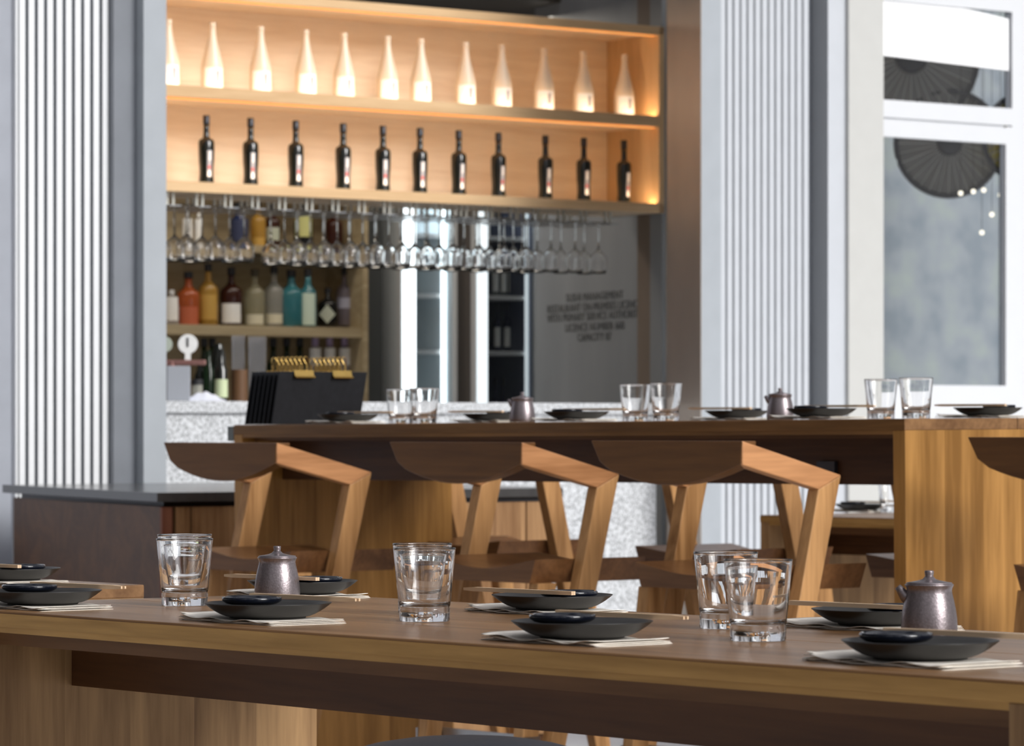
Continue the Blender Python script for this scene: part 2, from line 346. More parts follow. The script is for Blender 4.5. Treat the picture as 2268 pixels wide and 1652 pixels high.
# local frame: x toward viewer, face on -y
xe = online(W0, D1, 1556)
b = BM(); box(b, 0, xe+.05, 0, .2, 0, 4.2)
struct('wall_steel', b, STW2, (W0.x, W0.y, 0), A1)
lm_letter = plain('lettering_grey', (.10, .105, .115), .6)
LINES = [('SUSHI MANAGEMENT', 657, 1325), ('RESTAURANT ON-PREMISES LICENCE', 680, 1322), ('WITH PRIMARY SERVICE AUTHORITY', 701, 1322), ('LICENCE NUMBER 660', 724, 1325), ('CAPACITY 87', 747, 1325)]
for k, (s, py, px) in enumerate(LINES):
    cu = bpy.data.curves.new('lettering', 'FONT'); cu.body = s; cu.align_x = 'CENTER'; cu.align_y = 'CENTER'; cu.size = .052; cu.extrude = .001
    cu.space_character = 1.05
    tmp = bpy.data.objects.new('tmp', cu); COL.objects.link(tmp)
    bpy.context.view_layer.update()
    me = bpy.data.meshes.new_from_object(tmp.evaluated_get(bpy.context.evaluated_depsgraph_get())); bpy.data.objects.remove(tmp)
    o = bpy.data.objects.new('lettering', me); COL.objects.link(o); me.materials.clear(); me.materials.append(lm_letter)
    s_ = online(W0, DW, px); yy = W0.y+DW.y*s_
    wdt = max(v.co.x for v in me.vertices)-min(v.co.x for v in me.vertices)
    tgt = {0: 136, 1: 222, 2: 224, 3: 140, 4: 80}[k]
    full = abs(online(W0, DW, px-tgt/2)-online(W0, DW, px+tgt/2))
    o.parent = ws; o.location = (-s_, -.0215, EYE+(HY-py)*yy/F); o.rotation_euler = (math.pi/2, 0, 0)
    o.scale = (full/wdt*.93, 1, 1)
# ---- back of bar
BK = ((700-CX)*19.3/F, 19.3)
struct('wall_back', box(BM(), -5, 6, 0, .1, 0, 4.2), BWALL, (BK[0], BK[1], 0), A1)
struct('ceiling', box(BM(), -4, 2.35, -2.3, 0, 2.985, 3.05), CEIL, (BK[0], BK[1], 0), A1)
# upper grey wall band behind the top right of the display shelf
struct('trim_3', box(BM(), online(BK, D1, 1075), 2.6, -.5, -.45, 2.1, 4.2), STW, (BK[0], BK[1], 0), A1)

# ================================================================== BAR
BR = ((900-CX)*14.6/F, 14.6)
bz = EYE+(HY-890.5)*14.6/F
bar = thing('bar_counter', 'long speckled pale granite bar counter below the lit bottle display', 'bar counter', (BR[0], BR[1], 0), A1)
bx0, bx1 = online(BR, D1, 362), online(BR, D1, 1460)
obj('front_panel', box(BM(), bx0, bx1, .02, .14, 0, bz-.045), GRAN, bar)
obj('counter_top', box(BM(), bx0, bx1+.01, 0, .62, bz-.045, bz), GRAN, bar, bevel=.003)

# ---- lit display shelf
S0 = ((900-CX)*15.6/F, 15.6)
sh0, sh1 = -1.75, online(S0, D1, 1466)
DEP = .35
zb0, zm0, zt0 = 1.955, 2.332, 2.737
sh = thing('display_shelf', 'wall hung pale oak display shelf with two lit tiers of bottles', 'shelf', (S0[0], S0[1], zb0), A1)
def S(name, x0, x1, y0, y1, z0, z1, m, bevel=.002): return obj(name, box(BM(), x0, x1, y0, y1, z0-zb0, z1-zb0), m, sh, bevel=bevel)
S('bottom_board', sh0, sh1, .0, DEP, zb0, zb0+.022, OK)
OKL = wood('oak_lip', (.64, .41, .21), (.82, .57, .32), 'X', 0, 'Y', .5, 8)
S('front_lip', sh0, sh1, -.018, 0, zb0, zb0+.042, OKL)
S('middle_board', sh0, sh1-.03, .0, DEP, zm0, zm0+.022, OK)
S('front_lip', sh0, sh1-.03, -.018, 0, zm0, zm0+.048, OKL)
S('top_board', sh0, sh1, .0, DEP, zt0, zt0+.03, OK)
S('front_lip', sh0, sh1, -.018, 0, zt0-.004, zt0+.034, OKL)
S('side_board', sh1-.03, sh1, -.018, DEP, zb0+.0, zt0+.034, OKZ)
S('back_panel', sh0, sh1, DEP, DEP+.02, zb0, zt0+.03, OK)
LED = emis('warm_led', (1, .80, .58), 19.0)
PUCK = emis('added_warm_glow', (1, .60, .24), 60.0)  # added hidden emitter for the hot spot on the side board
for zz in (zb0+.023, zm0+.023):
    b = lathe(BM(), [(0, 0), (.010, 0), (.010, .006), (0, .006)], 16); obj('added_glow_puck', b, PUCK, sh, loc=(sh1-.05, .022, zz-zb0))
UNDERGLOW = emis('underside_glow', (1, .42, .10), .75)  # emissive strip paints the orange glow under the boards, lights almost nothing
for zz in (zb0+.023, zm0+.023):
    S('led_and_glow_strip', sh0, sh1-.035, .004, .016, zz, zz+.008, LED, 0)
for zz in (zm0-.008, zt0-.009):
    S('led_and_glow_strip', sh0, sh1-.035, .004, .034, zz+.003, zz+.007, UNDERGLOW, 0)
def on_shelf(px, d, ztop):
    b = (S0[0]+N1.x*d, S0[1]+N1.y*d); s = online(b, D1, px); return (b[0]+D1.x*s, b[1]+D1.y*s, ztop)
def label_shell(bm, r, z0, z1, a0, a1, seg=14, t=.0006, rf=None):
    rows = 2 if rf is None else 10; prev = None
    for k in range(rows):
        z = z0+(z1-z0)*k/(rows-1); rr = (r if rf is None else rf(z))+t
        ring = [bm.verts.new((rr*math.cos(a0+(a1-a0)*i/seg), rr*math.sin(a0+(a1-a0)*i/seg), z)) for i in range(seg+1)]
        if prev:
            for i in range(seg): bm.faces.new((prev[i], prev[i+1], ring[i+1], ring[i]))
        prev = ring
    return bm
FROST = plain('frosted_bottle', (.80, .68, .52), .3, 0, .02, 20, .6)
MF = MATS['frosted_bottle'].node_tree.nodes['Principled BSDF']; MF.inputs['Transmission Weight'].default_value = .0
TANCAP = plain('tan_cap', (.75, .50, .25), .5)
def white_bottle():
    t = thing('sake_bottle', '', 'bottle')
    pr = [(0, 0), (.040, 0), (.044, .006), (.0445, .03), (.0445, .115), (.042, .135), (.034, .165), (.025, .20), (.017, .235), (.0135, .265), (.013, .278), (0, .278)]
    obj('body', lathe(BM(), pr, 32), FROST, t, True)
    obj('cap', lathe(BM(), [(0, .278), (.0145, .278), (.0145, .296), (0, .297)], 20), FROST, t, 'auto')
    lb = obj('label', label_shell(BM(), .0447, .022, .112, math.radians(-125), math.radians(-20)), LABW, t, True)
    obj('print', label_shell(BM(), .0456, .055, .100, math.radians(-62), math.radians(-44)), LABG, lb, True)
    return t
WB = white_bottle(); first = True
pxs = [373, 470, 577, 677, 762, 858, 932, 1031, 1111, 1205, 1292, 1383]
for i, px in enumerate(pxs):
    lab = 'frosted pale bottle with white label on the upper lit shelf, ' + ORD[i] + ' from the left'
    if i == 11: lab = 'frosted pale bottle at the right end of the upper lit shelf'
    if i == 0: lab = 'frosted pale bottle cut off by the left pillar on the upper lit shelf'
    p = on_shelf(px, .10, zm0+.023); g = 'pale bottles on the upper lit shelf'
    if i == 0: WB.location = p; WB['label'] = lab; WB['group'] = g
    else: dup(WB, p, random.uniform(-.12, .12), lab, g)
BOTK = plain('black_bottle', (.008, .009, .006), .1, 0, 0, 20, .8)
def dark_bottle():
    t = thing('wine_bottle', '', 'bottle')
    pr = [(0, 0), (.0305, 0), (.0325, .005), (.031, .03), (.0285, .06), (.029, .085), (.0315, .115), (.0325, .15), (.0325, .187), (.029, .198), (.016, .205), (.0125, .215), (.0118, .24), (.0125, .265), (0, .265)]
    obj('body', lathe(BM(), pr, 32), BOTK, t, True)
    obj('cap', lathe(BM(), [(0, .262), (.0138, .262), (.0142, .295), (.012, .298), (0, .298)], 20), plain('cap_dark', (.05, .055, .065), .3, .6) if 'cap_dark' not in MATS else MATS['cap_dark'], t, 'auto')
    prof = [(0, .0305), (.03, .031), (.06, .0285), (.085, .029), (.115, .0315), (.15, .0325), (.187, .0325)]
    def rf(z):
        for (z0, r0_), (z1, r1_) in zip(prof, prof[1:]):
            if z0 <= z <= z1: return r0_+(r1_-r0_)*(z-z0)/(z1-z0)
        return .0325
    lb = obj('label', label_shell(BM(), 0, .048, .155, math.radians(-78), math.radians(-42), rf=rf), LABG, t, True)
    obj('print', label_shell(BM(), 0, .115, .153, math.radians(-68), math.radians(-52), t=.001, rf=rf), LABW, lb, True)
    obj('print', label_shell(BM(), 0, .05, .072, math.radians(-74), math.radians(-48), t=.001, rf=rf), LABW, lb, True)
    obj('print', label_shell(BM(), 0, .080, .094, math.radians(-72), math.radians(-50), t=.001, rf=rf), LABR, lb, True)
    return t
DB = dark_bottle()
pxs = [457, 555, 655, 760, 848, 930, 1016, 1104, 1208, 1293, 1382]
for i, px in enumerate(pxs):
    lab = 'slim black bottle with long neck on the lower lit shelf, ' + ORD[i] + ' from the left'
    if i == 10: lab = 'slim black bottle at the right end of the lower lit shelf'
    p = on_shelf(px, .10, zb0+.023); g = 'slim black bottles on the lower lit shelf'
    if i == 0: DB.location = p; DB['label'] = lab; DB['group'] = g
    else: dup(DB, p, random.uniform(-.15, .15), lab, g)

# ---- hanging rack rails and wine glasses
def rail():
    t = thing('glass_rack', '', 'rack')
    obj('rail', box(BM(), -.028, .028, -.02, .36, -.004, 0), STEEL, t)
    for y in (.02, .30):
        for x in (-.014, .014): obj('hanger', box(BM(), x-.005, x+.005, y-.005, y+.005, 0, .052), ALU, t)
    return t
RAIL = rail()
rail_px = [382, 447, 510, 570, 630, 690, 748, 806, 862, 920, 976, 1032, 1088, 1143, 1192, 1248, 1298, 1352]
for i, px in enumerate(rail_px):
    b = (S0[0]+N1.x*.03, S0[1]+N1.y*.03); s = online(b, D1, px); p = (b[0]+D1.x*s, b[1]+D1.y*s, zb0-.052)
    lab = 'steel wine glass rail under the lit shelf, ' + ORD[i] + ' from the left'; g = 'wine glass rails under the display shelf'
    if i == 0: RAIL.location = p; RAIL.rotation_euler[2] = A1; RAIL['label'] = lab; RAIL['group'] = g
    else: dup(RAIL, p, A1, lab, g)
def wine_glass():
    t = thing('wine_glass', '', 'wine glass')
    o_ = [(.0335, 0), (.0365, .02), (.0405, .05), (.0385, .066), (.028, .082), (.012, .097), (.0045, .108)]
    i_ = [(0, .103), (.010, .095), (.0262, .0805), (.0368, .0652), (.0388, .05), (.0350, .02), (.0325, 0)]
    obj('bowl', lathe(BM(), [(0, .108)]+o_[::-1]+i_[::-1][0:1]+i_[::-1][1:], 28), GLT, t, True)
    obj('stem', lathe(BM(), [(0, .107), (.0042, .107), (.0036, .15), (.0038, .205), (.006, .216), (0, .216)], 14), GLT, t, True)
    obj('foot', lathe(BM(), [(0, .215), (.008, .217), (.034, .2215), (.034, .223), (0, .224)], 28), GLT, t, True)
    return t
WG = wine_glass(); cnt = 0
slots = [(a+b_)/2 for a, b_ in zip(rail_px, rail_px[1:])]
for i, px in enumerate(slots):
    if i in (2, 3): continue_depths = ([0, 1] if i == 2 else [])
    else: continue_depths = [0, 1, 2] if i < 15 else [0, 1]
    b0_ = (S0[0]+N1.x*.06, S0[1]+N1.y*.06); s0_ = online(b0_, D1, px)
    for k in continue_depths:
        s = s0_+random.uniform(-.004, .004); dd = .10*k
        p = (b0_[0]+D1.x*s+N1.x*dd, b0_[1]+D1.y*s+N1.y*dd, zb0-.052-.224-.0012+.008)
        lab = 'upside-down wine glass hanging in the %s rail gap from the left, %s in its row' % (ORD[i], ['nearest', 'middle', 'furthest'][k])
        g = 'wine glasses hanging under the display shelf'
        if cnt == 0: WG.location = p; WG['label'] = lab; WG['group'] = g
        else: dup(WG, p, None, lab, g)
        cnt += 1

# ---- spirits shelf behind the bar
SB = ((600-CX)*17.5/F, 17.5)
def onSB(px, d=0):
    b = (SB[0]+N1.x*d, SB[1]+N1.y*d); s = online(b, D1, px); return (b[0]+D1.x*s, b[1]+D1.y*s)
xs0, xs1 = online(SB, D1, 250), online(SB, D1, 813)
zS = lambda py, px=600: EYE+(HY-py)*onSB(px)[1]/F
zs2, zs1 = zS(722), zS(544)
sb = thing('back_shelf', 'brown wooden spirits shelf behind the bar full of bottles', 'shelf', (SB[0], SB[1], 0), A1)
for (z0, z1) in ((zs2-.046, zs2), (zs1-.034, zs1), (.85, .9), (2.22, 2.26)):
    obj('shelf_board', box(BM(), xs0, xs1-.03, 0, .3, z0, z1), BS, sb)
obj('side_board', box(BM(), xs1-.03, xs1, -.01, .3, 0, 2.26), BS, sb)
obj('back_board', box(BM(), xs0, xs1, .3, .32, 0, 2.26), BS, sb)
# pillar right of it
tag(obj('pillar', box(BM(), online(SB, D1, 815), online(SB, D1, 874), .1, .4, 0, 2.5), plain('pillar_grey', (.075, .08, .08), .5, .2), None, loc=(SB[0], SB[1], 0), rotz=A1),
    'dark grey pillar between the spirits shelf and the glass fridges', 'pillar')
def gl(name, col, trans=.8, rough=.05):
    if name in MATS: return MATS[name]
    return glassmat(name, col, rough, 1.4, trans)
def bottle(kind, px, pyb, d, wpx, hpx, col, cap, label, lab, base=None, square=False, lz=(.1, .55), neck=.3, labmat=None, Yz=None, trans=.75, capfrac=.12, name='spirit_bottle', group=None, diamond=False, z=None):
    x, y = onSB(px, d) if base is None else base
    sc_ = y/F; R = wpx*sc_/2; H = hpx*sc_
    z0 = EYE+(HY-pyb)*y/F if z is None else z
    t = thing(name, lab, 'bottle', (x, y, z0), 0, group)
    nk = R*neck; hb = H*(1-capfrac)
    pr = [(0, 0), (R*.94, 0), (R, H*.02), (R, H*.55), (R*.93, H*.62), (R*.55, H*.68), (nk*1.15, H*.73), (nk, H*.78), (nk, hb), (0, hb)]
    mt = gl('glass_'+kind, col, trans)
    if square:
        b = lathe(BM(), pr, 4, 1.25, 1.25); bmesh.ops.rotate(b, verts=b.verts, cent=(0,0,0), matrix=Matrix.Rotation(math.radians(45)+A1*.5, 3, 'Z'))
        obj('body', b, mt, t, False, .004)
    else: obj('body', lathe(BM(), pr, 24), mt, t, True)
    obj('cap', lathe(BM(), [(0, hb-.001), (nk*1.25, hb-.001), (nk*1.25, H), (0, H)], 16), cap, t, 'auto')
    if label is not None:
        if square: b = box(BM(), -R*.7, R*.7, -R*1.0-.012, -R*1.0-.011, H*lz[0], H*lz[1])
        elif diamond: b = hull8(BM(), [(-R*.8, -R-.002, H*.3), (0, -R-.002, H*.06), (R*.8, -R-.002, H*.3), (0, -R-.002, H*.56)], [(-R*.8, -R-.003, H*.3), (0, -R-.003, H*.06), (R*.8, -R-.003, H*.3), (0, -R-.003, H*.56)])
        else: b = label_shell(BM(), R*1.002, H*lz[0], H*lz[1], math.radians(-140), math.radians(-30))
        obj('label', b, label, t, not (square or diamond))
    return t
def lm(n, c): return MATS.get(n) or plain(n, c, .6)
KB = lm('cap_black', (.015, .015, .018))
G2 = 'spirit bottles on the middle shelf behind the bar'
bottle('clear', 380, 722, .12, 34, 80, (.95, .93, .95), LABW, LABW, 'small clear bottle with white label, leftmost on the spirits shelf', lz=(.15, .8), group=G2)
bottle('orange', 417, 722, .12, 50, 120, (.75, .18, .05), KB, lm('label_rust', (.5, .12, .05)), 'squat orange-brown whisky bottle with black cap on the spirits shelf', lz=(.02, .35), neck=.32, trans=.6, group=G2)
bottle('amber', 461, 722, .12, 44, 138, (.80, .48, .10), KB, lm('label_ochre', (.55, .33, .07)), 'amber bottle with ochre label on the spirits shelf', lz=(.1, .5), neck=.3, trans=.6, group=G2)
bottle('darkbrown', 512, 722, .12, 50, 130, (.05, .015, .01), KB, LABW, 'dark brown bottle with orange and white label on the spirits shelf', lz=(.05, .38), neck=.28, trans=.2, group=G2)
bottle('straw', 564, 722, .12, 46, 126, (.78, .74, .52), lm('cap_brown', (.06, .05, .03)), lm('label_cream', (.72, .68, .52)), 'pale straw bottle with cream label near the middle of the spirits shelf', lz=(.03, .2), neck=.3, group=G2)
bottle('clear2', 607, 722, .12, 44, 132, (.80, .80, .74), KB, lm('label_cream', (.72, .68, .52)), 'clear bottle with black cap left of the blue gin bottles', lz=(.04, .2), neck=.3, group=G2)
bottle('teal', 645, 722, .10, 56, 124, (.10, .42, .50), KB, None, 'wide teal blue gin bottle on the spirits shelf', neck=.3, trans=.65, square=False, group=G2)
bottle('teal', 682, 724, .06, 38, 128, (.10, .42, .50), KB, lm('label_mint', (.62, .74, .62)), 'slim teal bottle with mint label on the spirits shelf', lz=(.03, .58), neck=.35, group=G2)
bottle('black', 726, 722, .10, 46, 84, (.01, .01, .01), KB, lm('label_sage', (.50, .54, .44)), 'round black bottle with pale diamond label on the spirits shelf', trans=0, diamond=True, neck=.25, group=G2)
bottle('lilac', 763, 722, .14, 38, 130, (.55, .50, .62), KB, lm('label_grey', (.40, .40, .50)), 'tall clear bottle with grey label, rightmost on the spirits shelf', lz=(.3, .48), group=G2)
G3 = 'spirit bottles on the top shelf behind the bar'
zz3 = zs1
bottle('clear', 415, 544, .12, 24, 70, (.9, .9, .88), LABW, LABW, 'white labelled bottle behind hanging glasses on the top back shelf, left one', lz=(.05, .8), name='spirit_bottle', group=G3, z=zz3)
bottle('clear', 440, 544, .12, 20, 70, (.9, .9, .88), LABW, LABW, 'narrow white labelled bottle behind hanging glasses, beside the left one', lz=(.05, .8), group=G3, z=zz3)
bottle('navy', 530, 545, .10, 40, 96, (.02, .03, .09), KB, lm('label_navy', (.03, .04, .10)), 'navy blue bottle with gold emblem on the top back shelf', lz=(.1, .6), trans=.1, neck=.5, group=G3, z=zz3)
bottle('amber', 572, 545, .12, 34, 100, (.80, .48, .10), KB, lm('label_ochre', (.55, .33, .07)), 'amber bottle beside the navy bottle on the top back shelf', lz=(.02, .2), group=G3, z=zz3)
bottle('darkbrown', 604, 545, .12, 34, 96, (.05, .015, .01), KB, lm('label_sage', (.50, .54, .44)), 'dark bottle right of the amber one on the top back shelf', lz=(.15, .45), group=G3, z=zz3)
bottle('black', 672, 546, .10, 44, 96, (.01, .01, .01), KB, lm('label_yellow', (.62, .62, .25)), 'black bottle with yellow label on the top back shelf', lz=(.25, .75), group=G3, z=zz3)
bottle('darkbrown', 740, 547, .10, 40, 96, (.05, .015, .01), KB, None, 'plain dark brown bottle at the right of the top back shelf', group=G3, z=zz3)
G4 = 'bottles on the bottom shelf behind the bar'
for i, (px, k, c, cp) in enumerate([(452, 'green', (.02, .05, .02), KB), (470, 'green', (.02, .05, .02), KB), (605, 'green', (.02, .05, .02), KB), (635, 'green', (.02, .05, .02), KB), (664, 'green', (.02, .05, .02), KB), (698, 'clear', (.9, .85, .87), lm('cap_lilac', (.45, .35, .55))), (730, 'clear', (.9, .85, .87), MATS.get('cap_lilac')), (763, 'clear', (.9, .85, .87), MATS.get('cap_lilac'))]):
    bottle(k, px, 0, .13, 30, 150, c, cp or KB, LABW if i > 4 else None,
           ('clear bottle with lilac cap on the bottom back shelf, %s of three' % ['left', 'middle', 'right'][i-5]) if i > 4 else 'dark green bottle on the bottom back shelf, %s from the left' % ORD[i], lz=(.6, .85), group=G4, neck=.42, z=onSB(px)[1]*(HY-748)/F+EYE-150*onSB(px)[1]/F)

# ---- glass door fridges
FR = ((1000-CX)*18.3/F, 18.3)
def fridge(px0, px1, label, wpx, bright, bottles):
    t = thing('glass_fridge', label, 'fridge', (FR[0], FR[1], 0), A1, 'upright glass door fridges')
    a, c = online(FR, D1, px0), online(FR, D1, px1); wf = online(FR, D1, px0+wpx)-a
    H = 2.25
    b = BM(); box(b, a, a+.02, 0, .5, 0, H); box(b, c-.02, c, 0, .5, 0, H); box(b, a, c, .48, .5, 0, H); box(b, a, c, 0, .5, H-.05, H); box(b, a, c, 0, .5, 0, .3)
    obj('body', b, plain('fridge_white_%d' % px0, (.75, .8, .82) if bright else (.10, .11, .16), .5), t)
    b = BM(); box(b, a, a+wf, -.04, -.002, .25, H-.02); box(b, c-.022, c, -.04, -.002, .25, H-.02); box(b, a, c, -.04, -.002, H-.06, H-.02)
    obj('door_frame', b, WHITE, t)
    obj('door_glass', box(BM(), a+wf, c-.022, -.03, -.024, .3, H-.06), pane, t)
    em = emis('fridge_tube_%d' % px0, (.85, .95, 1), 2.6 if bright else 1.1)
    obj('light_tube', box(BM(), a+.012, a+wf-.008, -.048, -.041, .35, H-.08), em, t)
    obj('light_tube', box(BM(), a+.05, c-.05, .03, .06, H-.08, H-.06), emis('fridge_top_%d' % px0, (.85, .95, 1), 22 if bright else 7), t)
    obj('light_tube', box(BM(), c-.034, c-.026, .03, .05, .4, H-.1), emis('fridge_side_%d' % px0, (.85, .95, 1), 3 if bright else .6), t)
    for py in (520, 652, 776):
        z = EYE+(HY-py)*18.4/F; obj('shelf', box(BM(), a+.02, c-.02, .05, .45, z-.02, z), FRAME, t)
    return t
fridge(877, 1002, 'brightly lit glass door fridge behind the bar, left one', 34, True, [])
fridge(1042, 1187, 'glass door wine fridge full of dark bottles, right one', 28, False, [])
tag(obj('pillar', box(BM(), online(FR, D1, 1002)+.002, online(FR, D1, 1041), .0, .4, 0, 2.5), plain('brown_steel', (.16, .14, .125), .4, .4), None, loc=(FR[0], FR[1], 0), rotz=A1),
    'brown grey steel pillar between the two glass fridges', 'pillar')
def onFR(px, d):
    b = (FR[0]+N1.x*d, FR[1]+N1.y*d); s = online(b, D1, px); return (b[0]+D1.x*s, b[1]+D1.y*s)
fz = lambda py: EYE+(HY-py)*18.4/F
G5 = 'bottles inside the right fridge'
for r_, (pyb, row) in enumerate([(648, [1096, 1114, 1132, 1150, 1168]), (772, [1100, 1122, 1140, 1158, 1174]), (895, [1096, 1114, 1132, 1150, 1168])]):
    for i, px in enumerate(row):
        z = EYE+(HY-[652, 776, 895][r_])*18.4/F if r_ < 2 else .95
        col = [('fclear', (.7, .78, .75), .8), ('fdark', (.02, .02, .06), .1), ('fdark', (.02, .02, .06), .1)][r_]
        lbm = LABW if (r_ == 1 and i in (0, 1, 2)) or (r_ == 0) else (lm('label_orange', (.6, .25, .05)) if (r_ == 2 and i == 0) else (lm('label_mint', (.62, .74, .62)) if r_ == 2 and i == 2 else None))
        bottle(col[0], px, pyb, 0, 16, 108 if r_ != 2 else 140, col[1], LABW if r_ == 1 and i in (2, 3) else KB, lbm,
               '%s bottle in the right fridge, %s from the left on its %s shelf' % (['clear', 'dark', 'dark'][r_], ORD[i], ['upper', 'middle', 'lower'][r_]),
               base=onFR(px, .2), trans=col[2], lz=(.1, .5), name='wine_bottle', group=G5, z=z)
G6 = 'bottles inside the left fridge'
for i, (px, py, c) in enumerate([(948, 776, 0), (966, 776, 0), (984, 776, 0), (986, 895, 1), (950, 895, 0), (968, 895, 0)]):
    z = fz(776) if py == 776 else .98
    bottle('fpale' if c == 0 else 'frust', px, py, 0, 15, 100, (.75, .85, .85) if c == 0 else (.5, .15, .06), LABW, LABW if c == 0 else lm('label_rust', (.5, .12, .05)),
           ('pale' if c == 0 else 'rust labelled') + ' bottle in the left fridge, %s one on the %s shelf' % (ORD[i % 3], 'middle' if i < 3 else 'lower'), base=onFR(px, .2), name='wine_bottle', group=G6, z=z)
LEM = lm('lemon_yellow', (.75, .66, .08))
for i, (px, py) in enumerate([(990, 724), (998, 618)]):
    x, y = onFR(px, .15); bmm = lathe(BM(), [(0, -.028), (.012, -.024), (.024, -.01), (.026, 0), (.024, .01), (.012, .024), (0, .030)], 16)
    zz = EYE+(HY-py)*y/F
    # each lemon sits in a small clear tub on its shelf
    o = tag(obj('lemon', bmm, LEM, None, True, loc=(x, y, zz)), ['yellow lemon on the middle level of the left fridge', 'yellow lemon on the upper level of the left fridge'][i], 'lemon', 'lemons in the left fridge')
    zb_ = fz(776) if i == 0 else fz(652)
    tag(obj('glass_jar', lathe(BM(), [(0, 0), (.032, 0), (.034, zz-zb_+.03), (.031, zz-zb_+.03), (.030, zz-zb_-.03), (0, zz-zb_-.03)], 20), gl('tub', (.85, .9, .9), .9), None, True, loc=(x, y, zb_)),
        'pale glass jar under the %s lemon in the left fridge' % ['middle', 'upper'][i], 'jar')

# ---- things on the bar
def onBR(px, d):
    b = (BR[0]+N1.x*d, BR[1]+N1.y*d); s = online(b, D1, px); return (b[0]+D1.x*s, b[1]+D1.y*s)
def hz(y, dpx): return dpx*y/F
x, y = onBR(395, .22)
k = y/F
tag(obj('point_of_sale_box', box(BM(), -26*k, 26*k, -.05, .05, 0, 78*k), plain('till_grey', (.36, .38, .42), .5), None, bevel=.004, loc=(x, y, bz), rotz=.1), 'plain grey box on the granite bar beside the left pillar', 'box')
tp = thing('beer_tap', 'copper beer tap bar with round white badge at the left of the bar', 'beer tap', (*onBR(410, .42), bz)); ty = tp.location.y; kk = ty/F
obj('column', lathe(BM(), [(0, 0), (.03, 0), (.018, .01), (.018, (890-800)*kk), (0, (890-800)*kk)], 20, c=(-30*kk, 0, 0)), RED, tp, 'auto')
obj('crossbar', box(BM(), -52*kk, 46*kk, -.016, .016, (890-809)*kk, (890-797)*kk), RED, tp, bevel=.004)
bd = obj('badge', BM().__class__ and (lambda b: (lathe(b, [(0, -.006), (21*kk, -.006), (22*kk, 0), (21*kk, .006), (0, .006)], 32), bmesh.ops.rotate(b, verts=b.verts, cent=(0,0,0), matrix=Matrix.Rotation(math.pi/2, 3, 'X')), b)[2])(BM()), LABW, tp, 'auto', loc=(6*kk, 0, (890-762)*kk))
obj('print', box(BM(), -2*kk, 2*kk, -.009, -.006, -6*kk, 14*kk), KB, bd)
obj('handle', box(BM(), 0, 12*kk, -.008, .008, (890-797)*kk, (890-780)*kk), LABW, tp)
obj('badge', (lambda b: (lathe(b, [(0, -.006), (17*kk, -.006), (18*kk, 0), (17*kk, .006), (0, .006)], 32), bmesh.ops.rotate(b, verts=b.verts, cent=(0,0,0), matrix=Matrix.Rotation(math.pi/2, 3, 'X')), b)[2])(BM()), lm('badge_green', (.45, .50, .42)), tp, 'auto', loc=(-46*kk, 0, (890-763)*kk))
x, y = onBR(456, .2)
def cloth_mesh():
    b = BM(); n = 16; g = {}
    for i in range(n+1):
        for j in range(9):
            u_ = i/n*2-1; v_ = j/8*2-1; r_ = max(0, 1-abs(u_)**2.2)*max(0, 1-abs(v_)**3)
            g[i, j] = b.verts.new((u_*.075, v_*.06, .003+.034*r_*(1-.5*max(0, u_))+.003*math.sin(i*1.7)*r_))
    for i in range(n):
        for j in range(8): b.faces.new((g[i, j], g[i+1, j], g[i+1, j+1], g[i, j+1]))
    ret = bmesh.ops.extrude_face_region(b, geom=b.faces[:])
    for v in [q for q in ret['geom'] if isinstance(q, bmesh.types.BMVert)]: v.co.z = 0
    return b
tag(obj('folded_cloth', cloth_mesh(), NAP2, None, True, loc=(x, y, bz)), 'crumpled white cloth lying on the granite bar', 'cloth')
def misc(name, lab, cat, px, d, prof, mat, seg=24, parts=()):
    x, y = onBR(px, d); kk = y/F; t = thing(name, lab, cat, (x, y, bz))
    obj('body', lathe(BM(), [(r*kk, z*kk) for r, z in prof], seg), mat, t, 'auto')
    for nm, pf, m2 in parts: obj(nm, lathe(BM(), [(r*kk, z*kk) for r, z in pf], seg), m2, t, 'auto')
    return t
misc('glass_jar', 'small clear jar with dark lid on the bar behind the white cloth', 'jar', 437, .40, [(0, 0), (11, 0), (12, 4), (12, 38), (0, 38)], gl('jarclear', (.9, .9, .8), .7), 20, [('lid', [(0, 38), (13, 38), (13, 50), (0, 50)], KB)])
misc('wine_bottle', 'dark wine bottle with pale round label on the bar', 'bottle', 490, .36, [(0, 0), (14, 0), (14, 70), (8, 84), (5, 92), (5, 118), (0, 118)], BOTK, 24, [('label', [(14.3, 10), (14.3, 50)], lm('label_palegreen', (.60, .68, .42)))])
misc('pepper_mill', 'tall black bottle standing behind the wine bottle on the bar', 'bottle', 484, .50, [(0, 0), (15, 0), (15, 100), (11, 118), (9, 128), (0, 132)], BOTK, 24)
misc('wine_bottle', 'dark green bottle right of the beer tap on the bar', 'bottle', 462, .50, [(0, 0), (13, 0), (13, 70), (6, 90), (5, 115), (0, 115)], gl('glass_green', (.02, .05, .02), .75), 24)
misc('wine_bottle', 'black bottle under the beer tap crossbar on the bar', 'bottle', 442, .55, [(0, 0), (12, 0), (12, 55), (6, 72), (5, 95), (0, 95)], BOTK, 24)
misc('spice_tin', 'brown wooden canister on the bar beside the black menu boards', 'canister', 530, .40, [(0, 0), (18, 0), (18, 72), (0, 72)], lm('brown_box', (.12, .055, .02)), 24)
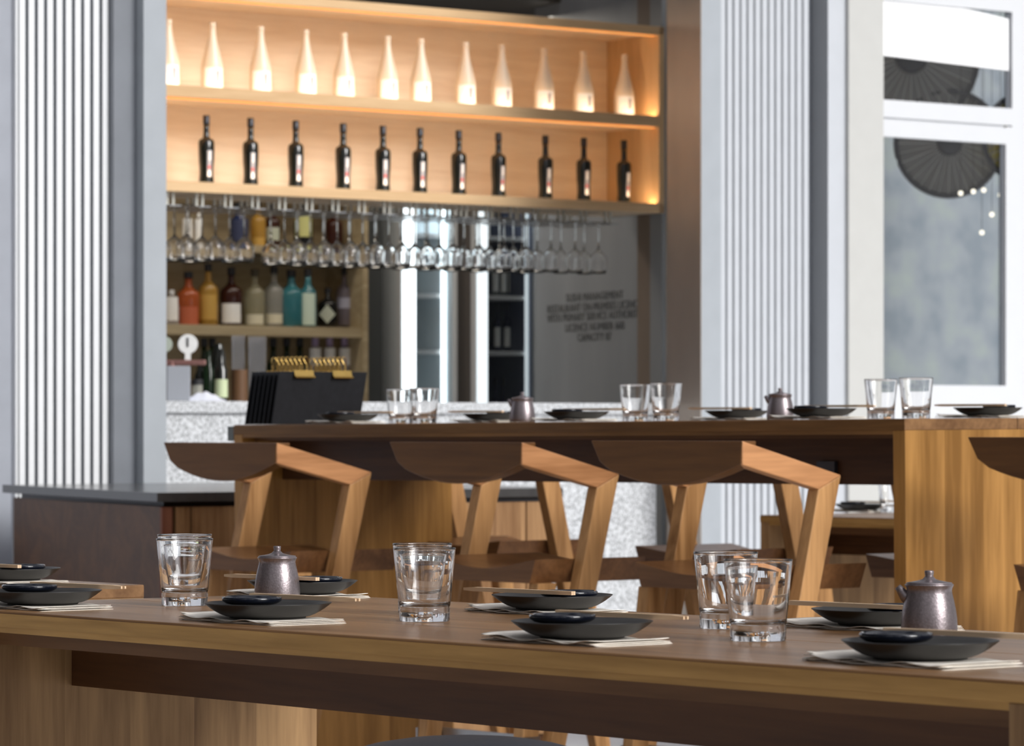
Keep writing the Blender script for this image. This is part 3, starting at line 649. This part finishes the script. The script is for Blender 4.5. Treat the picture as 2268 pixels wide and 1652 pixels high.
for px, ww, hh, lab in ((528, 20, 148, 'tall clear acrylic jug on the bar, left one'), (570, 27, 146, 'tall clear acrylic jug on the bar behind the menu boards')):
    x, y = onBR(px, .5); kk = y/F
    tag(obj('clear_jug', lathe(BM(), [(0, 0), (ww*.9*kk, 0), (ww*kk, hh*kk), (ww*.94*kk, hh*kk), (ww*.84*kk, 3*kk), (0, 3*kk)], 4), gl('acrylic', (.92, .93, .96), .95, .08), None, False, loc=(x, y, bz), rotz=math.radians(45)), lab, 'jug')

# ================================================================== CABINET left
c0 = Vector((-1.035, 10.93)); c1 = Vector((-1.704, 12.53)); cR = c0+D1*1.50; cB = c1+D1*1.50
def inset(p, q, t): return p+(q-p)*t
cen = (c0+c1+cR+cB)/4
cab = thing('sideboard_cabinet', 'low brown wooden sideboard with dark stone top by the white slatted wall', 'cabinet', (cen.x, cen.y, 0))
ct = .824
def quad(f): return [((p-cen)*f+cen-cen).to_tuple() for p in (c0, cR, cB, c1)]
obj('stone_top', prismz(BM(), [tuple(p-cen) for p in (c0, cR, cB, c1)], ct-.027, ct), STONE, cab, bevel=.001)
u1 = (c1-c0).normalized()
q0 = c0+u1*.03+D1*.02; q1 = c0+u1*1.66+D1*.02-Vector((.0, 0)); q2 = q1+D1*1.44; q3 = q0+D1*1.44
obj('shadow_gap', prismz(BM(), [tuple(p-cen) for p in (q0+u1*.05+D1*.03, q3, q2, q1-u1*.1)], ct-.045, ct-.027), DARKG, cab)
obj('carcass', prismz(BM(), [tuple(p-cen) for p in (q0, q3, q2, q1)], 0, ct-.042), CB, cab)
fl = cab
def face_panel(s0, s1, m, name):   # on the face running along D1
    a_ = q0+D1*s0; bb_ = q0+D1*s1; n_ = -N1*.012
    return obj(name, prismz(BM(), [tuple(p-cen) for p in (a_+n_, bb_+n_, bb_, a_)], .05, ct-.043), m, cab)
face_panel(.0, .035, wood('corner_red', (.15, .05, .028), (.27, .11, .06), 'Z'), 'corner_strip')
edges = [.045, .10, .43, .77, 1.34, 1.44]
for a_, bb_ in zip(edges, edges[1:]): face_panel(a_+.003, bb_-.003, CZ, 'door')

# ================================================================== TABLES
def build_table(name, label, Lx, Wy, top, r_lip=.0085, apron_y=.2416, rail_y=.08, apron_bot=.12, rail_bot=.05, th=.022, loc=None, rotz=0, edge=TE, panel=TZ, drop=(0, 0)):
    t = thing(name, label, 'table', loc, rotz)
    b = BM(); half = Wy*.5
    box(b, 0, Lx, 0, half-.001, top-th, top); box(b, 0, Lx, half+.001, Wy, top-th, top)
    box(b, .01, Lx-.01, half-.003, half+.003, top-th+.001, top-.003)
    obj('tabletop', b, TX, t, bevel=.0022)
    obj('edge_strip', box(BM(), 0, Lx, -.0016, .0, top-th-.0, top-.0035), edge, t)
    obj('edge_strip', box(BM(), .0385, Lx-.0385, .001, .03, top-th-r_lip, top-th), edge, t)
    for x0, dz in ((0, drop[0]), (Lx-.0385, drop[1])):
        obj('end_panel', box(BM(), x0, x0+.0385, 0, Wy, dz, top-th), panel, t, bevel=.0015)
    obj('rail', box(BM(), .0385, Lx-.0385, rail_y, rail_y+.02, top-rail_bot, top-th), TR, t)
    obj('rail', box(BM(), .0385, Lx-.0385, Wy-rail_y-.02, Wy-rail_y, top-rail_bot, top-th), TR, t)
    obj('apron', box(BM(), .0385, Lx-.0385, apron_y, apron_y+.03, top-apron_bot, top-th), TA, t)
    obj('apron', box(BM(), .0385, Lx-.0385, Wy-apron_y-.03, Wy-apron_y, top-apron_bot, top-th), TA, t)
    return t
# front table plane: z = EYE-.2375-.003614*Y
u = Vector((.620, -.7845)); nv = Vector((.7845, .620)); P0 = Vector((-.7219, 5.284))
AF = math.atan2(u.y, u.x); WF = .69
def zF(p): return EYE-.2375-.003614*p[1]
org = P0+u*(-.24)
LF = 2.243
zl = zF(org)
ft = build_table('dining_table', 'long low wooden dining table in the foreground with black plates', LF, WF, zl, loc=(org.x, org.y, 0), rotz=AF, apron_bot=.125, rail_bot=.0555)
ft.rotation_euler = (Matrix.Rotation(-.003614, 3, 'X') @ Matrix.Rotation(AF, 3, 'Z')).to_euler()
# the same plane again; keep the top exactly on it
ft.location.z = 0.003614*0
org2 = P0+u*(-.70-LF)
lt = dup(ft, (org2.x, org2.y, zF(org2)-zl), None, 'low wooden table cut off by the left edge of the photo')
o3 = ((1684-CX)*11.6/F, 11.6)
bt = dup(ft, (o3[0], o3[1], .744-zl), AF, 'low wooden table in the background seen under the high table'); bt.rotation_euler = (0, 0, math.atan2(-.7643, .645))
# fix: tables rest on the floor
# high table
uh = Vector((.645, -.7643)); nh = Vector((.7643, .645)); AH = math.atan2(uh.y, uh.x)
PH = Vector(((524-CX)*10.55/F, 10.55)); LH = online(PH, uh, 2012); WH = .76
zh0 = EYE+(HY-941)*10.55/F; pc = PH+uh*LH; zh1 = EYE+(HY-927)*pc.y/F
gu = (zh1-zh0)/LH; gn = .006
def zH(t, n): return zh0+gu*t+gn*n
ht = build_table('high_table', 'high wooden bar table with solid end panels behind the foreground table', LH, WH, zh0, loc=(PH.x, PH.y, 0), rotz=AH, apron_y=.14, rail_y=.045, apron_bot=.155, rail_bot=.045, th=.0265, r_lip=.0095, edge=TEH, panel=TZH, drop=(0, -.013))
R = Matrix.Rotation(AH, 3, 'Z') @ Matrix(((1, 0, 0), (0, 1, 0), (gu, gn, 1)))
ht.rotation_euler = (Matrix.Rotation(AH, 3, 'Z') @ Matrix.Rotation(-gu, 3, 'Y') @ Matrix.Rotation(gn, 3, 'X')).to_euler()
obj('end_bracket', box(BM(), -.03, -.002, .0, .045, zh0-.045, zh0-.004), plain('bracket_grey', (.13, .14, .13), .5), ht)
obj('bracket', box(BM(), 2.19, 2.25, .128, .139, zh0-.155, zh0-.10), plain('bracket_dark', (.05, .055, .07), .4, .5), ht)
def HT(px, n):
    b_ = PH+nh*n; t = online(b_, uh, px); p = b_+uh*t; return (p.x, p.y, zH(t, n)), t
def FT(px, py):
    Y = 1971.0/(py-980); p = Vector(((px-CX)*Y/F, Y)); return (p.x, p.y, zF(p))

# ================================================================== TABLEWARE
def tumbler():
    prof = [(0, 0), (.0325, 0), (.0335, .0015), (.0338, .017), (.0330, .019), (.0342, .022), (.0372, .055), (.0412, .0955), (.0416, .0968), (.0410, .0975),
            (.0402, .0965), (.0398, .094), (.0358, .055), (.0325, .027), (.0300, .0215), (.020, .0190), (0, .0180)]
    return lathe(BM(), prof, 64)
TG = tag(obj('tumbler', tumbler(), GL, None, True), 'x', 'glass', 'water tumblers on the tables')
gi = 0
def put_glass(loc, lab, rz=0):
    global gi
    if gi == 0: TG.location = loc; TG['label'] = lab; o = TG
    else:
        o = TG.copy(); COL.objects.link(o); o.location = loc; o['label'] = lab
    o.rotation_euler[2] = rz; gi += 1
e_ = .0003
def fy(px, Y): p = Vector(((px-CX)*Y/F, Y)); return (p.x, p.y, zF(p)+e_)
put_glass(fy(409, 5.46), 'clear tumbler left of the first sauce jar on the foreground table, nearer of its pair')
put_glass(fy(409, 5.71), 'clear tumbler hidden behind the leftmost tumbler on the foreground table')
put_glass(fy(940.5, 4.98), 'clear tumbler in the middle of the foreground table, nearer of its pair')
put_glass(fy(935.5, 5.20), 'clear tumbler just behind the middle tumbler on the foreground table')
put_glass(fy(1679, 4.49), 'clear tumbler standing in front, right side of the foreground table')
put_glass(fy(1607.5, 4.79), 'clear tumbler behind and left of the nearest tumbler, foreground table right')
for px, n, lab in ((887, .42, 'clear tumbler on the high table beside the menu boards, rear of its pair'), (940, .32, 'clear tumbler on the high table beside the menu boards, front of its pair'),
                   (1407, .42, 'clear tumbler in the middle of the high table, left of its pair'), (1475, .32, 'clear tumbler in the middle of the high table, right of its pair'),
                   (1951, .42, 'clear tumbler near the right end of the high table, left of its pair'), (2029, .32, 'clear tumbler near the right end of the high table, right of its pair')):
    p, t = HT(px, n); put_glass((p[0], p[1], p[2]+.001), lab)
def jar():
    t = thing('sauce_jar', '', 'jar')
    body = [(0, 0), (.0330, 0), (.0343, .002), (.0346, .010), (.0340, .022), (.0325, .033), (.0302, .044), (.0282, .052), (.0276, .056), (.0282, .059), (.0296, .0620), (.0300, .0632), (.0285, .0640), (0, .0640)]
    obj('body', lathe(BM(), body, 56), JAR, t, True)
    lid = [(0, .0640), (.0285, .0640), (.0280, .0655), (.020, .0668), (.012, .0685), (.008, .0700), (.0058, .0725), (0, .0725)]
    ld = obj('lid', lathe(BM(), lid, 48), JAR, t, True)
    obj('knob', lathe(BM(), [(0, .0715), (.0056, .0715), (.0050, .0735), (.0054, .0765), (.0058, .0790), (.0050, .0803), (0, .0806)], 24), JAR, ld, True)
    obj('spout', tube(BM(), [(-.024, 0, .044), (-.030, 0, .049), (-.0345, 0, .0555), (-.0385, 0, .0605)], [.0085, .007, .0052, .0040], 14), JAR, t, True)
    return t
J = jar()
p = FT(614, 1327); J.location = (p[0], p[1], p[2]+e_); J.rotation_euler[2] = math.radians(-100)
J['label'] = 'dark metallic glazed sauce jar with lid, left side of the foreground table'; J['group'] = 'sauce jars on the tables'
p = FT(2058, 1409); dup(J, (p[0], p[1], p[2]+e_), math.radians(-8), 'dark metallic glazed sauce jar with spout, right side of the foreground table')
p, t_ = HT(1157, .30); dup(J, (p[0], p[1], p[2]+.001), math.radians(-5), 'dark glazed sauce jar in the middle of the high table')
p, t_ = HT(1728, .42); dup(J, (p[0], p[1], p[2]+.001), math.radians(-5), 'dark glazed sauce jar behind the right plates on the high table')
def plate():
    pr = [(0, .001), (.040, .001), (.048, 0), (.0505, .0008), (.0510, .003)]
    import math as m
    for k in range(1, 11):
        q = k/10; r = .051+(.0835-.051)*(q**.85); z = .003+.0225*(q**1.35); pr.append((r+.00025*(k % 2), z))
    pr += [(.0846, .0262), (.0846, .0274), (.0835, .0276), (.075, .0225), (.064, .0165), (.052, .0125), (.03, .0105), (0, .010)]
    return lathe(BM(), [(r_, z_*.75) for r_, z_ in pr], 72)
PL = tag(obj('plate', plate(), PLATE, None, True), 'x', 'plate', 'charcoal plates on the tables')
def dish():
    pr = [(0, .0), (.024, 0), (.034, .003), (.0392, .0075), (.0402, .0115), (.0396, .0148), (.0380, .0156), (.0355, .0135), (.028, .0085), (.015, .006), (0, .0055)]
    return lathe(BM(), [(r_, z_*.74) for r_, z_ in pr], 56)
DS = tag(obj('sauce_dish', dish(), DISH, None, True), 'x', 'dish', 'glossy sauce dishes on the plates')
def chop():
    t = thing('chopsticks', '', 'chopsticks')
    for s in (-1, 1):
        b = BM(); pts = [(-.105, s*.0021), (.085, s*.0024), (.105, s*.0034)]
        hs = [.0026, .0029, .0018]; ws_ = [.0019, .0022, .0013]
        rings = []
        for (x, y), h, w_ in zip(pts, hs, ws_): rings.append([b.verts.new((x, y+a*w_, c*h)) for a, c in ((-1, -1), (1, -1), (1, 1), (-1, 1))])
        for r1_, r2_ in zip(rings, rings[1:]):
            for i in range(4): b.faces.new((r1_[i], r1_[(i+1) % 4], r2_[(i+1) % 4], r2_[i]))
        b.faces.new(rings[0][::-1]); b.faces.new(rings[-1])
        obj('stick', b, CHOP, t)
    return t
CH = chop()
def napkin(seed):
    rnd = random.Random(seed); b = BM(); nx, ny = 26, 12
    layers = 4
    for L_ in range(layers):
        ph = rnd.uniform(0, 6); am = .0007+.0003*L_; x0 = -.132+.003*L_*rnd.uniform(.3, 1); x1 = .100-.002*L_; y0 = -.066+.0025*(layers-L_)*rnd.uniform(.2, .8); y1 = .056
        g = {}
        for i in range(nx+1):
            for j in range(ny+1):
                fx, fyy = i/nx, j/ny; x = x0+(x1-x0)*fx; y = y0+(y1-y0)*fyy
                edge = max(0, abs(x+.0)-.055)/.075; edge2 = max(0, abs(y)-.045)/.02
                z = .0006+L_*.0013*(1+.5*edge)+am*math.sin(fx*17+ph)*(.2+edge2)+.0028*edge*(L_/3)*(1 if x < 0 else .45)
                # rounded folded left corner
                g[i, j] = b.verts.new((x+(.012*((fyy-.5)*2)**2 if fx < .04 else 0), y, max(z, .0003+.0008*L_)))
        for i in range(nx):
            for j in range(ny): b.faces.new((g[i, j], g[i+1, j], g[i+1, j+1], g[i, j+1]))
    return b
NPS = []
for k in range(3):
    o = obj('napkin', napkin(k+3), NAP, None, True); md = o.modifiers.new('s', 'SOLIDIFY'); md.thickness = .0006; md.offset = 0
    tag(o, 'x', 'napkin', 'paper napkins under the plates'); NPS.append(o)
used = {}
def place(o, key, loc, rz, lab):
    if key not in used: used[key] = 1; q = o
    else: q = dup(o)
    q.location = loc; q.rotation_euler[2] = rz; q['label'] = lab.replace(' ,', ','); return q
ns = 0
def setting(p, where, far=False, ang=AF, jit=0):
    global ns
    rz = ang+(math.pi if far else 0)+jit
    c, s = math.cos(rz), math.sin(rz)
    T = lambda x, y: (p[0]+c*x-s*y, p[1]+s*x+c*y)
    k = ns % 3; ns += 1
    place(NPS[k], 'n%d' % k, (p[0], p[1], p[2]), ang+jit, 'paper napkin under the plate ' + where)
    place(PL, 'p', (p[0], p[1], p[2]+.0052), 0, 'charcoal plate ' + where)
    x, y = T(-.037, 0); place(DS, 'd', (x, y, p[2]+.0052+.0156), 0, 'glossy dish on the plate ' + where)
    x, y = T(.012, .050)
    q = place(CH, 'c', (x, y, p[2]+.0052+.0262), rz+math.radians(7), 'chopsticks on the plate ' + where)
    q['group'] = 'chopsticks on the plates'
FRT = 'of the front table'
setting(FT(95, 1346), 'at the near left corner '+FRT)
setting(FT(593, 1377), ', near side '+FRT+', before the left jar')
setting(FT(1289, 1422), ', near side '+FRT+', at its centre')
setting(FT(2038, 1470), ', near side '+FRT+', nearest the viewer')
setting(FT(23, 1291), 'at the far left edge of the photo', True)
setting(FT(670, 1322), ', far side '+FRT+', behind the left jar', True)
setting(FT(1223, 1357), ', far side '+FRT+', at its centre', True)
setting(FT(1944, 1392), ', far side '+FRT+', behind the right jar', True)
HG = 'of the high table'
for px, n, far, wh in ((771, .13, False, ', near side '+HG+', by the menu boards'), (1277, .13, False, ', near side '+HG+', right of its middle jar'), (1819, .13, False, ', near side '+HG+', before its right jar'),
                       (1090, .60, True, ', far side '+HG+', left of its middle jar'), (1632, .60, True, ', far side '+HG+', left of its right jar'), (2188, .60, True, ', far side '+HG+', at its right end')):
    p, t = HT(px, n); setting((p[0], p[1], p[2]+.001), wh, far, AH)
Yb = 11.7
p = (XZ(1907, 0, 12.0).x, 12.0, .7445); setting(p, 'on the background low table', False, AH)
put_glass((XZ(1973, 0, 11.9).x, 11.9, .7448), 'clear tumbler on the background low table seen under the high table')

# ================================================================== MENU BOARDS
def clip():
    pass
def menu():
    t = thing('menu_board', '', 'menu board')
    w_, h_ = .315, .150; sh_ = .036
    b = hull8(BM(), [(0, 0, 0), (.005, 0, 0), (.005, w_, 0), (0, w_, 0)], [(sh_, 0, h_), (sh_+.005, 0, h_), (sh_+.005, w_, h_), (sh_, w_, h_)])
    obj('board', b, BLACK, t, bevel=.001)
    for y in (.085, .222):
        b = BM(); cx = sh_+.0025
        prismy(b, [(cx-.008, h_-.016), (cx+.009, h_-.016), (cx+.003, h_+.004), (cx-.002, h_+.004)], y-.034, y+.034)
        for s in (-1, 1):
            pts = [(cx+s*.003, y-.012, h_+.001)]
            for q in range(9):
                a = math.pi*q/8; pts.append((cx+s*(.003+.010*math.sin(a)), y-.013*math.cos(a), h_+.020+.022*math.sin(a)))
            pts.append((cx+s*.003, y+.012, h_+.001)); tube(b, pts, .0017, 8)
            tube(b, [(cx+s*.009, y-.034, h_-.016), (cx+s*.009, y+.036, h_-.016)], .0032, 8)
        obj('clip', b, BRASS, t, 'auto')
    return t
MB = menu()
pm, tm = HT(600, .13)
base_t = tm
for i in range(7):
    t = base_t-.0212*i; n = .13
    q = PH+uh*t+nh*n; loc = (q.x, q.y, zH(t, n)+.0015)
    lab = 'black menu board with two brass clips, ' + ['front one of the row', 'second from the front', 'third from the front', 'middle one of the row', 'third from the back', 'second from the back', 'rearmost of the row'][i]
    if i == 0: MB.location = loc; MB.rotation_euler[2] = AH; MB['label'] = lab; MB['group'] = 'menu boards stacked on the high table'
    else: dup(MB, loc, AH, lab)

# ================================================================== STOOLS
def stool():
    t = thing('bar_stool', '', 'bar stool')
    ox, oy = -.2425, .16
    def O(name, b, m, bev=.0025, par=t, sm=False):
        bmesh.ops.translate(b, verts=b.verts, vec=(-ox, -oy, 0)); return obj(name, b, m, par, sm, bev)
    # backrest: thick plank, straight top, bowed bottom
    top = [(-.485, .968), (0, .968)]
    poly = [(-.512, .974), (-.482, .925)]
    for k in range(1, 14):
        x = -.482+.475*k/14; q = (x+.482)/.475
        poly.append((x, .919-.047*math.sin(math.pi*min(1, q*1.02))**.85))
    poly += [(-.004, .921), (0, .974)]
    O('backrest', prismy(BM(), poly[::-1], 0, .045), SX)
    for k, x0 in enumerate((-.036, -.478)):
        x1 = x0+.036
        O('armrest', prismx(BM(), [(.0445, .963), (.315, .895), (.242, .863), (.0445, .912)] if k else [(.0015, .9745), (.315, .895), (.242, .863), (.0015, .9205)], x0+(.0005 if k == 0 else 0), x1+(.0008 if k == 0 else 0)), SY)
        O('front_leg', prismx(BM(), [(.315, .895), (.242, .863), (.034, 0), (.078, 0)], x0, x1), SZ)
        xr_ = x0+(-.0375 if k == 0 else .0375)
        O('rear_leg', prismx(BM(), [(.085, .632), (.145, .632), (.045, 0), (.0, 0)], xr_, xr_+.036), SZ)
    # seat: plank scooped across
    b = BM(); nx, ny = 22, 10; g = {}
    X0, X1, Y0, Y1 = -.4415, -.0365, .075, .435
    for i in range(nx+1):
        for j in range(ny+1):
            fx, fy_ = i/nx, j/ny; x = X0+(X1-X0)*fx
            zt = .690-.026*math.sin(math.pi*fx)**1.2*(1-.35*fy_)
            g[i, j] = b.verts.new((x, Y0+(Y1-Y0)*fy_, zt))
    bt_ = {}
    for i in range(nx+1):
        for j in (0, ny):
            x = X0+.022+(X1-X0-.044)*i/nx; bt_[i, j] = b.verts.new((x, g[i, j].co.y, .632))
    for j in range(ny+1):
        for i in (0, nx):
            if (i, j) not in bt_: bt_[i, j] = b.verts.new((X0+.022 if i == 0 else X1-.022, g[i, j].co.y, .632))
    for i in range(nx):
        for j in range(ny): b.faces.new((g[i, j], g[i+1, j], g[i+1, j+1], g[i, j+1]))
        b.faces.new((g[i, 0], bt_[i, 0], bt_[i+1, 0], g[i+1, 0])); b.faces.new((g[i+1, ny], bt_[i+1, ny], bt_[i, ny], g[i, ny]))
    for j in range(ny):
        b.faces.new((g[0, j+1], bt_[0, j+1], bt_[0, j], g[0, j])); b.faces.new((g[nx, j], bt_[nx, j], bt_[nx, j+1], g[nx, j+1]))
    bot = [bt_[i, 0] for i in range(nx+1)]+[bt_[nx, j] for j in range(1, ny+1)]+[bt_[i, ny] for i in range(nx-1, -1, -1)]+[bt_[0, j] for j in range(ny-1, 0, -1)]
    b.faces.new(bot[::-1])
    O('seat', b, SS, 0, t, 'auto')
    # seat cheeks joining the legs
    for x0 in (-.0365, -.4775): O('seat_cheek', box(BM(), x0, x0+.036, .255, .435, .634, .690), SY) if False else None
    # flat steel footrest
    b = BM(); box(b, -.442, -.036, .085, .090, .225, .262); box(b, -.442, -.437, .03, .085, .225, .262); box(b, -.041, -.036, .03, .085, .225, .262)
    O('footrest', b, STEEL, 0)
    return t
ST = stool()
def stool_at(tip, ang, lab, i=[0], zoff=0):
    c, s = math.cos(ang), math.sin(ang); x, y = -.2425, .16
    loc = (tip[0]+c*x-s*y, tip[1]+s*x+c*y, zoff)
    if i[0] == 0: ST.location = loc; ST.rotation_euler[2] = ang; ST['label'] = lab; ST['group'] = 'wooden bar stools at the high table'; o = ST
    else: o = dup(ST, loc, ang, lab)
    i[0] += 1; return o
def tip_at(px, n):
    b_ = PH+nh*n; t = online(b_, uh, px); return b_+uh*t
stool_at(tip_at(612, -.40), AH, 'wooden bar stool with curved backrest, leftmost on the near side of the high table')
stool_at(tip_at(1155, -.40), AH, 'wooden bar stool with curved backrest, middle one on the near side of the high table', zoff=.004)
stool_at(tip_at(1643, -.40), AH, 'wooden bar stool with curved backrest, right one on the near side of the high table', zoff=.009)
# stool at the right edge of the photo
lp = Vector(((2162-CX)*8.35/F, 8.35))
stool_at(lp+uh*.485, AH, 'wooden bar stool cut off by the right edge of the photo', zoff=.018)
# stools on the far side, mirrored
for tt, lab in ((-.08, 'left one'), (.90, 'middle one'), (1.78, 'right one')):
    stool_at(PH+nh*1.10+uh*tt, AH+math.pi, 'wooden bar stool on the far side of the high table behind its apron, '+lab)
# dark upholstered stools tucked behind the foreground table
def round_stool(px, py, Y, lab, r=.2):
    p = XZ(px, py, Y); zt = p.z
    t = thing('round_stool', lab, 'stool', (p.x, p.y, 0), 0, 'navy upholstered stools behind the foreground table')
    obj('seat', lathe(BM(), [(0, zt-.05), (r*.96, zt-.05), (r, zt-.045), (r, zt-.036), (r*.93, zt-.026), (r*.75, zt-.015), (r*.5, zt-.006), (r*.25, zt-.0012), (0, zt)], 48), NAVYS, t, True)
    obj('column', lathe(BM(), [(0, .02), (.025, .02), (.025, zt-.05), (0, zt-.05)], 20), STEEL, t, 'auto')
    obj('base', lathe(BM(), [(0, 0), (.18, 0), (.18, .008), (.03, .02), (0, .02)], 36), STEEL, t, 'auto')
round_stool(1030, 1631, 6.6, 'round navy padded stool showing below the apron of the foreground table', .22)

# ================================================================== PARASOLS behind the window, modelled stand-ins for reflections in the glass
def parasol(px, py, Y, R_, lab, m, rim):
    p = XZ(px, py, Y)
    t = thing('parasol_reflection', lab, 'parasol', p, 0, 'open parasols reflected in the window glass')
    seg = 32; b = BM(); c = b.verts.new((0, -.05, 0)); ring = []
    for i in range(seg):
        a = 2*math.pi*i/seg; rr = R_; ring.append(b.verts.new((rr*math.cos(a), (.02 if i % 2 else .0), rr*math.sin(a))))
    for i in range(seg): b.faces.new((c, ring[i], ring[(i+1) % seg]))
    obj('canopy', b, m, t)
    b = BM()
    for i in range(seg):
        a = 2*math.pi*i/seg; tube(b, [(R_*.2*math.cos(a), -.045, R_*.2*math.sin(a)), (R_*math.cos(a), -.002, R_*math.sin(a))], .002, 5)
    obj('ribs', b, lm('rib_pale', (.55, .54, .50)), t)
    b = BM(); tube(b, [(R_*math.cos(2*math.pi*i/48), 0, R_*math.sin(2*math.pi*i/48)) for i in range(49)], .012, 8, False)
    obj('rim', b, rim, t)
    b = lathe(BM(), [(0, 0), (R_*.26, 0), (R_*.2, .03), (0, .05)], 28); bmesh.ops.rotate(b, verts=b.verts, cent=(0,0,0), matrix=Matrix.Rotation(math.pi/2, 3, 'X'))
    obj('hub', b, DARKG, t, 'auto', loc=(0, -.035, 0))
    obj('handle', tube(BM(), [(0, .0, 0), (0, .5, .0)], .01, 8), BS, t)
    return t
GP = lm('parasol_grey', (.27, .26, .24)); YP = lm('parasol_yellow', (.60, .48, .05))
Yp = 16.75
parasol(2016, 128, Yp, .30, 'grey ribbed parasol reflected in the upper window pane', GP, DARKG)
parasol(2100, 318, Yp, .235, 'grey ribbed parasol reflected in the top of the lower window pane', GP, DARKG)
parasol(2278, 306, Yp-.16, .20, 'mustard yellow parasol reflected at the right side of the window', YP, DARKG)
BULB = emis('bulb_warm', (1, .93, .78), 1.6)
for i, (px, py) in enumerate([(2127, 428), (2155, 424), (2178, 421), (2215, 432), (2196, 475), (2174, 515)]):
    p = XZ(px, py, 16.45); t = thing('string_light', 'small round warm bulb below the grey parasol, %s from the left' % ORD[[0, 1, 3, 5, 4, 2][i]], 'light bulb', p, 0, 'string light bulbs behind the window')
    obj('bulb', lathe(BM(), [(0, -.011), (.008, -.008), (.011, 0), (.008, .008), (0, .011)], 14), BULB, t, True)
    obj('cord', tube(BM(), [(0, 0, .011), (0, 0, 4.2-p.z)], .0012, 5), DARKG, t)
# interior ceiling over the window room
struct('ceiling_window_room', box(BM(), xl-.05, xr3+2, .4, 1.2, 4.2, 4.25), CEIL, (RW[0], RW[1], 0), A1)
